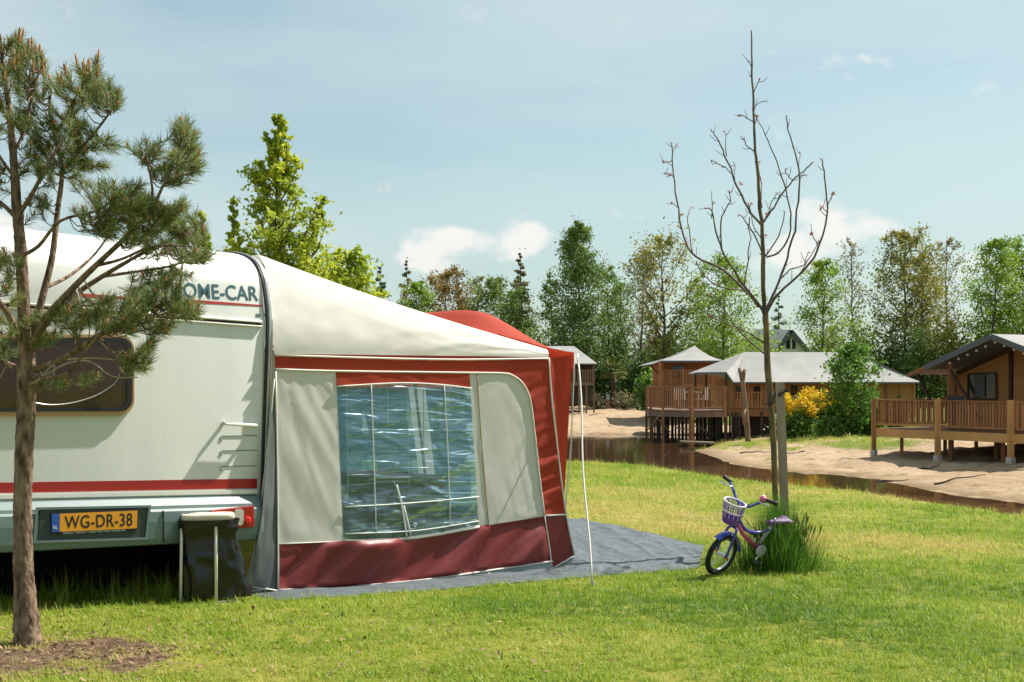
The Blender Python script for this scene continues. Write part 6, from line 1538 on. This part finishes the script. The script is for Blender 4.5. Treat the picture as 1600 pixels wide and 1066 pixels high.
mat_poly = near + list(reversed(farr)); keep &= ~inside(mat_poly, u, v)
aa = (x - P0.x) * A.x + (y - P0.y) * A.y; bbv = (x - P0.x) * B.x + (y - P0.y) * B.y
keep &= ~((aa > -.35) & (aa < 2.62) & (bbv > -.06) & (bbv < 3.7))
keep &= ~((aa < -.2) & (aa > -2.6) & (bbv > 1.0) & (bbv < 5.3))
soil_ = blob(x, y, pb.x, pb.y, .50, .34) * 1.05 + .8 * blob(x, y, G(30, 1040).x, G(30, 1040).y, .5, .4) + .8 * blob(x, y, G(1225, 900).x, G(1225, 900).y, .4, .2)
n1 = wob(x, y, .8, 2.0); n2 = wob(x, y, 3.1, 5.0); n3 = wob(x, y, .28, 9.0)
for (uu, vv, rx_, ry_, k_) in ((575, 972, .18, .10, .8), (420, 985, .2, .12, .8), (700, 980, .15, .1, .5), (310, 1035, .25, .15, .7), (235, 1045, .3, .15, .6)):
    g_ = G(uu, vv); soil_ += k_ * blob(x, y, g_.x, g_.y, rx_, ry_)
keep &= rg.random(len(x)) > np.clip((soil_ + .9 * n2 + .25 * n1 - .42) * 1.7, 0, .90)
gd = G(1000, 800); gd2 = G(960, 770)
dry = .115 + .32 * n1 + .22 * n2 + .30 * n3 + .42 * blob(x, y, G(1000, 815).x, G(1000, 815).y, 1.7, 1.2) + .25 * blob(x, y, G(920, 790).x, G(920, 790).y, 1.2, 1.2) + .25 * blob(x, y, G(1330, 850).x, G(1330, 850).y, 1.5, .9) + .35 * np.clip(soil_, 0, 1) + rg.normal(0, .07, len(x)) - .18 * blob(x, y, G(230, 930).x, G(230, 930).y, 1.2, .8) + .14 * sstep((y - 10) / 6)
dist = y
sc_ = np.clip(.78 + .05 * (dist - 8), .72, 1.6) * rg.uniform(.75, 1.25, len(x)) * (1 + .25 * n2)
var_ = rg.choice(4, len(x), p=[.34, .3, .24, .12])
tall_n = 150; tx, ty = [], []
for k in range(tall_n):
    uu = rnd.choice((rnd.uniform(60, 290), rnd.uniform(130, 290), rnd.uniform(-40, 120))); g_ = G(uu, rnd.uniform(902, 942) if uu < 360 else rnd.uniform(936, 948)); tx.append(g_.x); ty.append(g_.y)
x, y, zz, dry, sc_, var_ = x[keep], y[keep], zz[keep], dry[keep], sc_[keep], var_[keep]
tx, ty = np.array(tx), np.array(ty)
x = np.concatenate([x, tx]); y = np.concatenate([y, ty]); zz = np.concatenate([zz, zl_np(tx, ty)]); dry = np.concatenate([dry, rg.uniform(-.05, .45, tall_n)]); sc_ = np.concatenate([sc_, rg.uniform(.5, 1.0, tall_n)]); var_ = np.concatenate([var_, np.full(tall_n, 4)])
wy = np.sqrt(rg.random(420) * (15 ** 2 - 5.4 ** 2) + 5.4 ** 2); wx = wy * rg.uniform(-.3, .48, 420); wc = wob(wx, wy, .9, 13.0); ok_ = (wc > .05) & ~inside(mat_poly, UC + F * wx / wy, VH - F * (zl_np(wx, wy) - H) / wy) & ~((wx < 1.3) & (wy > 8.4))
wx, wy = wx[ok_], wy[ok_]; nw = len(wx)
x = np.concatenate([x, wx]); y = np.concatenate([y, wy]); zz = np.concatenate([zz, zl_np(wx, wy)]); dry = np.concatenate([dry, rg.uniform(-.1, .12, nw)]); sc_ = np.concatenate([sc_, rg.uniform(.45, .9, nw)]); var_ = np.concatenate([var_, np.full(nw, 5)])
# small tufts on the far sand
fx = np.concatenate([rg.normal(12.3, 1.5, 500), rg.normal(8.6, .8, 160), rg.normal(10.6, 1.6, 240), rg.normal(8.0, .10, 14), rg.normal(9.3, .12, 14)]); fy = np.concatenate([rg.normal(46.5, 1.8, 500), rg.normal(47.5, 1.4, 160), rg.normal(50.5, 1.6, 240), rg.normal(39, .1, 14), rg.normal(42.5, .12, 14)])
fz_ = terrain(fx, fy)[0]
x = np.concatenate([x, fx]); y = np.concatenate([y, fy]); zz = np.concatenate([zz, fz_]); nf_ = len(fx); dry = np.concatenate([dry, rg.uniform(.05, .5, nf_)]); sc_ = np.concatenate([sc_, rg.uniform(1.5, 2.8, nf_)]); var_ = np.concatenate([var_, rg.integers(0, 4, nf_)])
nP = len(x)
me = bpy.data.meshes.new('grass'); me.vertices.add(nP); me.vertices.foreach_set('co', np.stack([x, y, zz], 1).astype(np.float32).ravel())
for nm, arr, ty_ in (('dry', dry, 'FLOAT'), ('size', sc_, 'FLOAT'), ('yaw', rg.random(nP) * 6.283, 'FLOAT')):
    a_ = me.attributes.new(nm, ty_, 'POINT'); a_.data.foreach_set('value', arr.astype(np.float32))
a_ = me.attributes.new('kind_no', 'INT', 'POINT'); a_.data.foreach_set('value', var_.astype(np.int32))
me.materials.append(M_turf)
go = tag(link('grass', me), kind='stuff', label='short mown grass with dry yellow patches covering the lawn', cat='grass')
ng = bpy.data.node_groups.new('grass', 'GeometryNodeTree')
ng.interface.new_socket('Geometry', in_out='INPUT', socket_type='NodeSocketGeometry'); ng.interface.new_socket('Geometry', in_out='OUTPUT', socket_type='NodeSocketGeometry')
gi = ng.nodes.new('NodeGroupInput'); gout = ng.nodes.new('NodeGroupOutput')
jn = ng.nodes.new('GeometryNodeJoinGeometry')
for k, o in enumerate(T + [TALL, WEED]):
    oi = ng.nodes.new('GeometryNodeObjectInfo'); oi.inputs['Object'].default_value = o; oi.inputs['As Instance'].default_value = True
    an_ = ng.nodes.new('GeometryNodeInputNamedAttribute'); an_.data_type = 'INT'; an_.inputs['Name'].default_value = 'kind_no'
    cp = ng.nodes.new('FunctionNodeCompare'); cp.data_type = 'INT'; cp.operation = 'EQUAL'
    ng.links.new(an_.outputs['Attribute'], cp.inputs[2]); cp.inputs[3].default_value = k
    ip = ng.nodes.new('GeometryNodeInstanceOnPoints'); ng.links.new(gi.outputs[0], ip.inputs['Points']); ng.links.new(cp.outputs[0], ip.inputs['Selection']); ng.links.new(oi.outputs['Geometry'], ip.inputs['Instance'])
    ys_ = ng.nodes.new('GeometryNodeInputNamedAttribute'); ys_.data_type = 'FLOAT'; ys_.inputs['Name'].default_value = 'yaw'
    cx_ = ng.nodes.new('ShaderNodeCombineXYZ'); ng.links.new(ys_.outputs['Attribute'], cx_.inputs[2]); ng.links.new(cx_.outputs[0], ip.inputs['Rotation'])
    ss_ = ng.nodes.new('GeometryNodeInputNamedAttribute'); ss_.data_type = 'FLOAT'; ss_.inputs['Name'].default_value = 'size'; ng.links.new(ss_.outputs['Attribute'], ip.inputs['Scale'])
    ng.links.new(ip.outputs[0], jn.inputs[0])
ng.links.new(jn.outputs[0], gout.inputs[0])
md = go.modifiers.new('scatter', 'NODES'); md.node_group = ng

# fallen leaves and crumbs of bark round the bare soil
lv = []; rl_ = random.Random(21)
for k in range(900):
    uu, vv = (rl_.gauss(120, 120), rl_.gauss(1018, 26)) if k < 520 else (rl_.uniform(0, 1000), rl_.uniform(945, 1066))
    if vv > 1090 or vv < 950: continue
    g_ = G(uu, vv); a1_ = Vector((rl_.gauss(0, 1), rl_.gauss(0, 1), rl_.gauss(0, .5))).normalized(); b1_ = a1_.cross(Vector((rl_.gauss(0, .4), rl_.gauss(0, .4), 1))).normalized(); s_ = rl_.uniform(.005, .014)
    c_ = g_ + Zv * (.012 if k < 520 else .03); lv.extend([c_ - a1_ * s_ * 1.6, c_ - b1_ * s_ * .7, c_ + a1_ * s_ * 1.6, c_ + b1_ * s_ * .7])
tag(soup('fallen_leaves', mat('dry_leaf', (.12, .065, .035), .9, col2=(.34, .23, .13), vscale=9), [list(p) for p in lv], 4, None, kind='stuff'), 'small dry brown leaves scattered on the grass and bare soil by the pine', 'leaves')
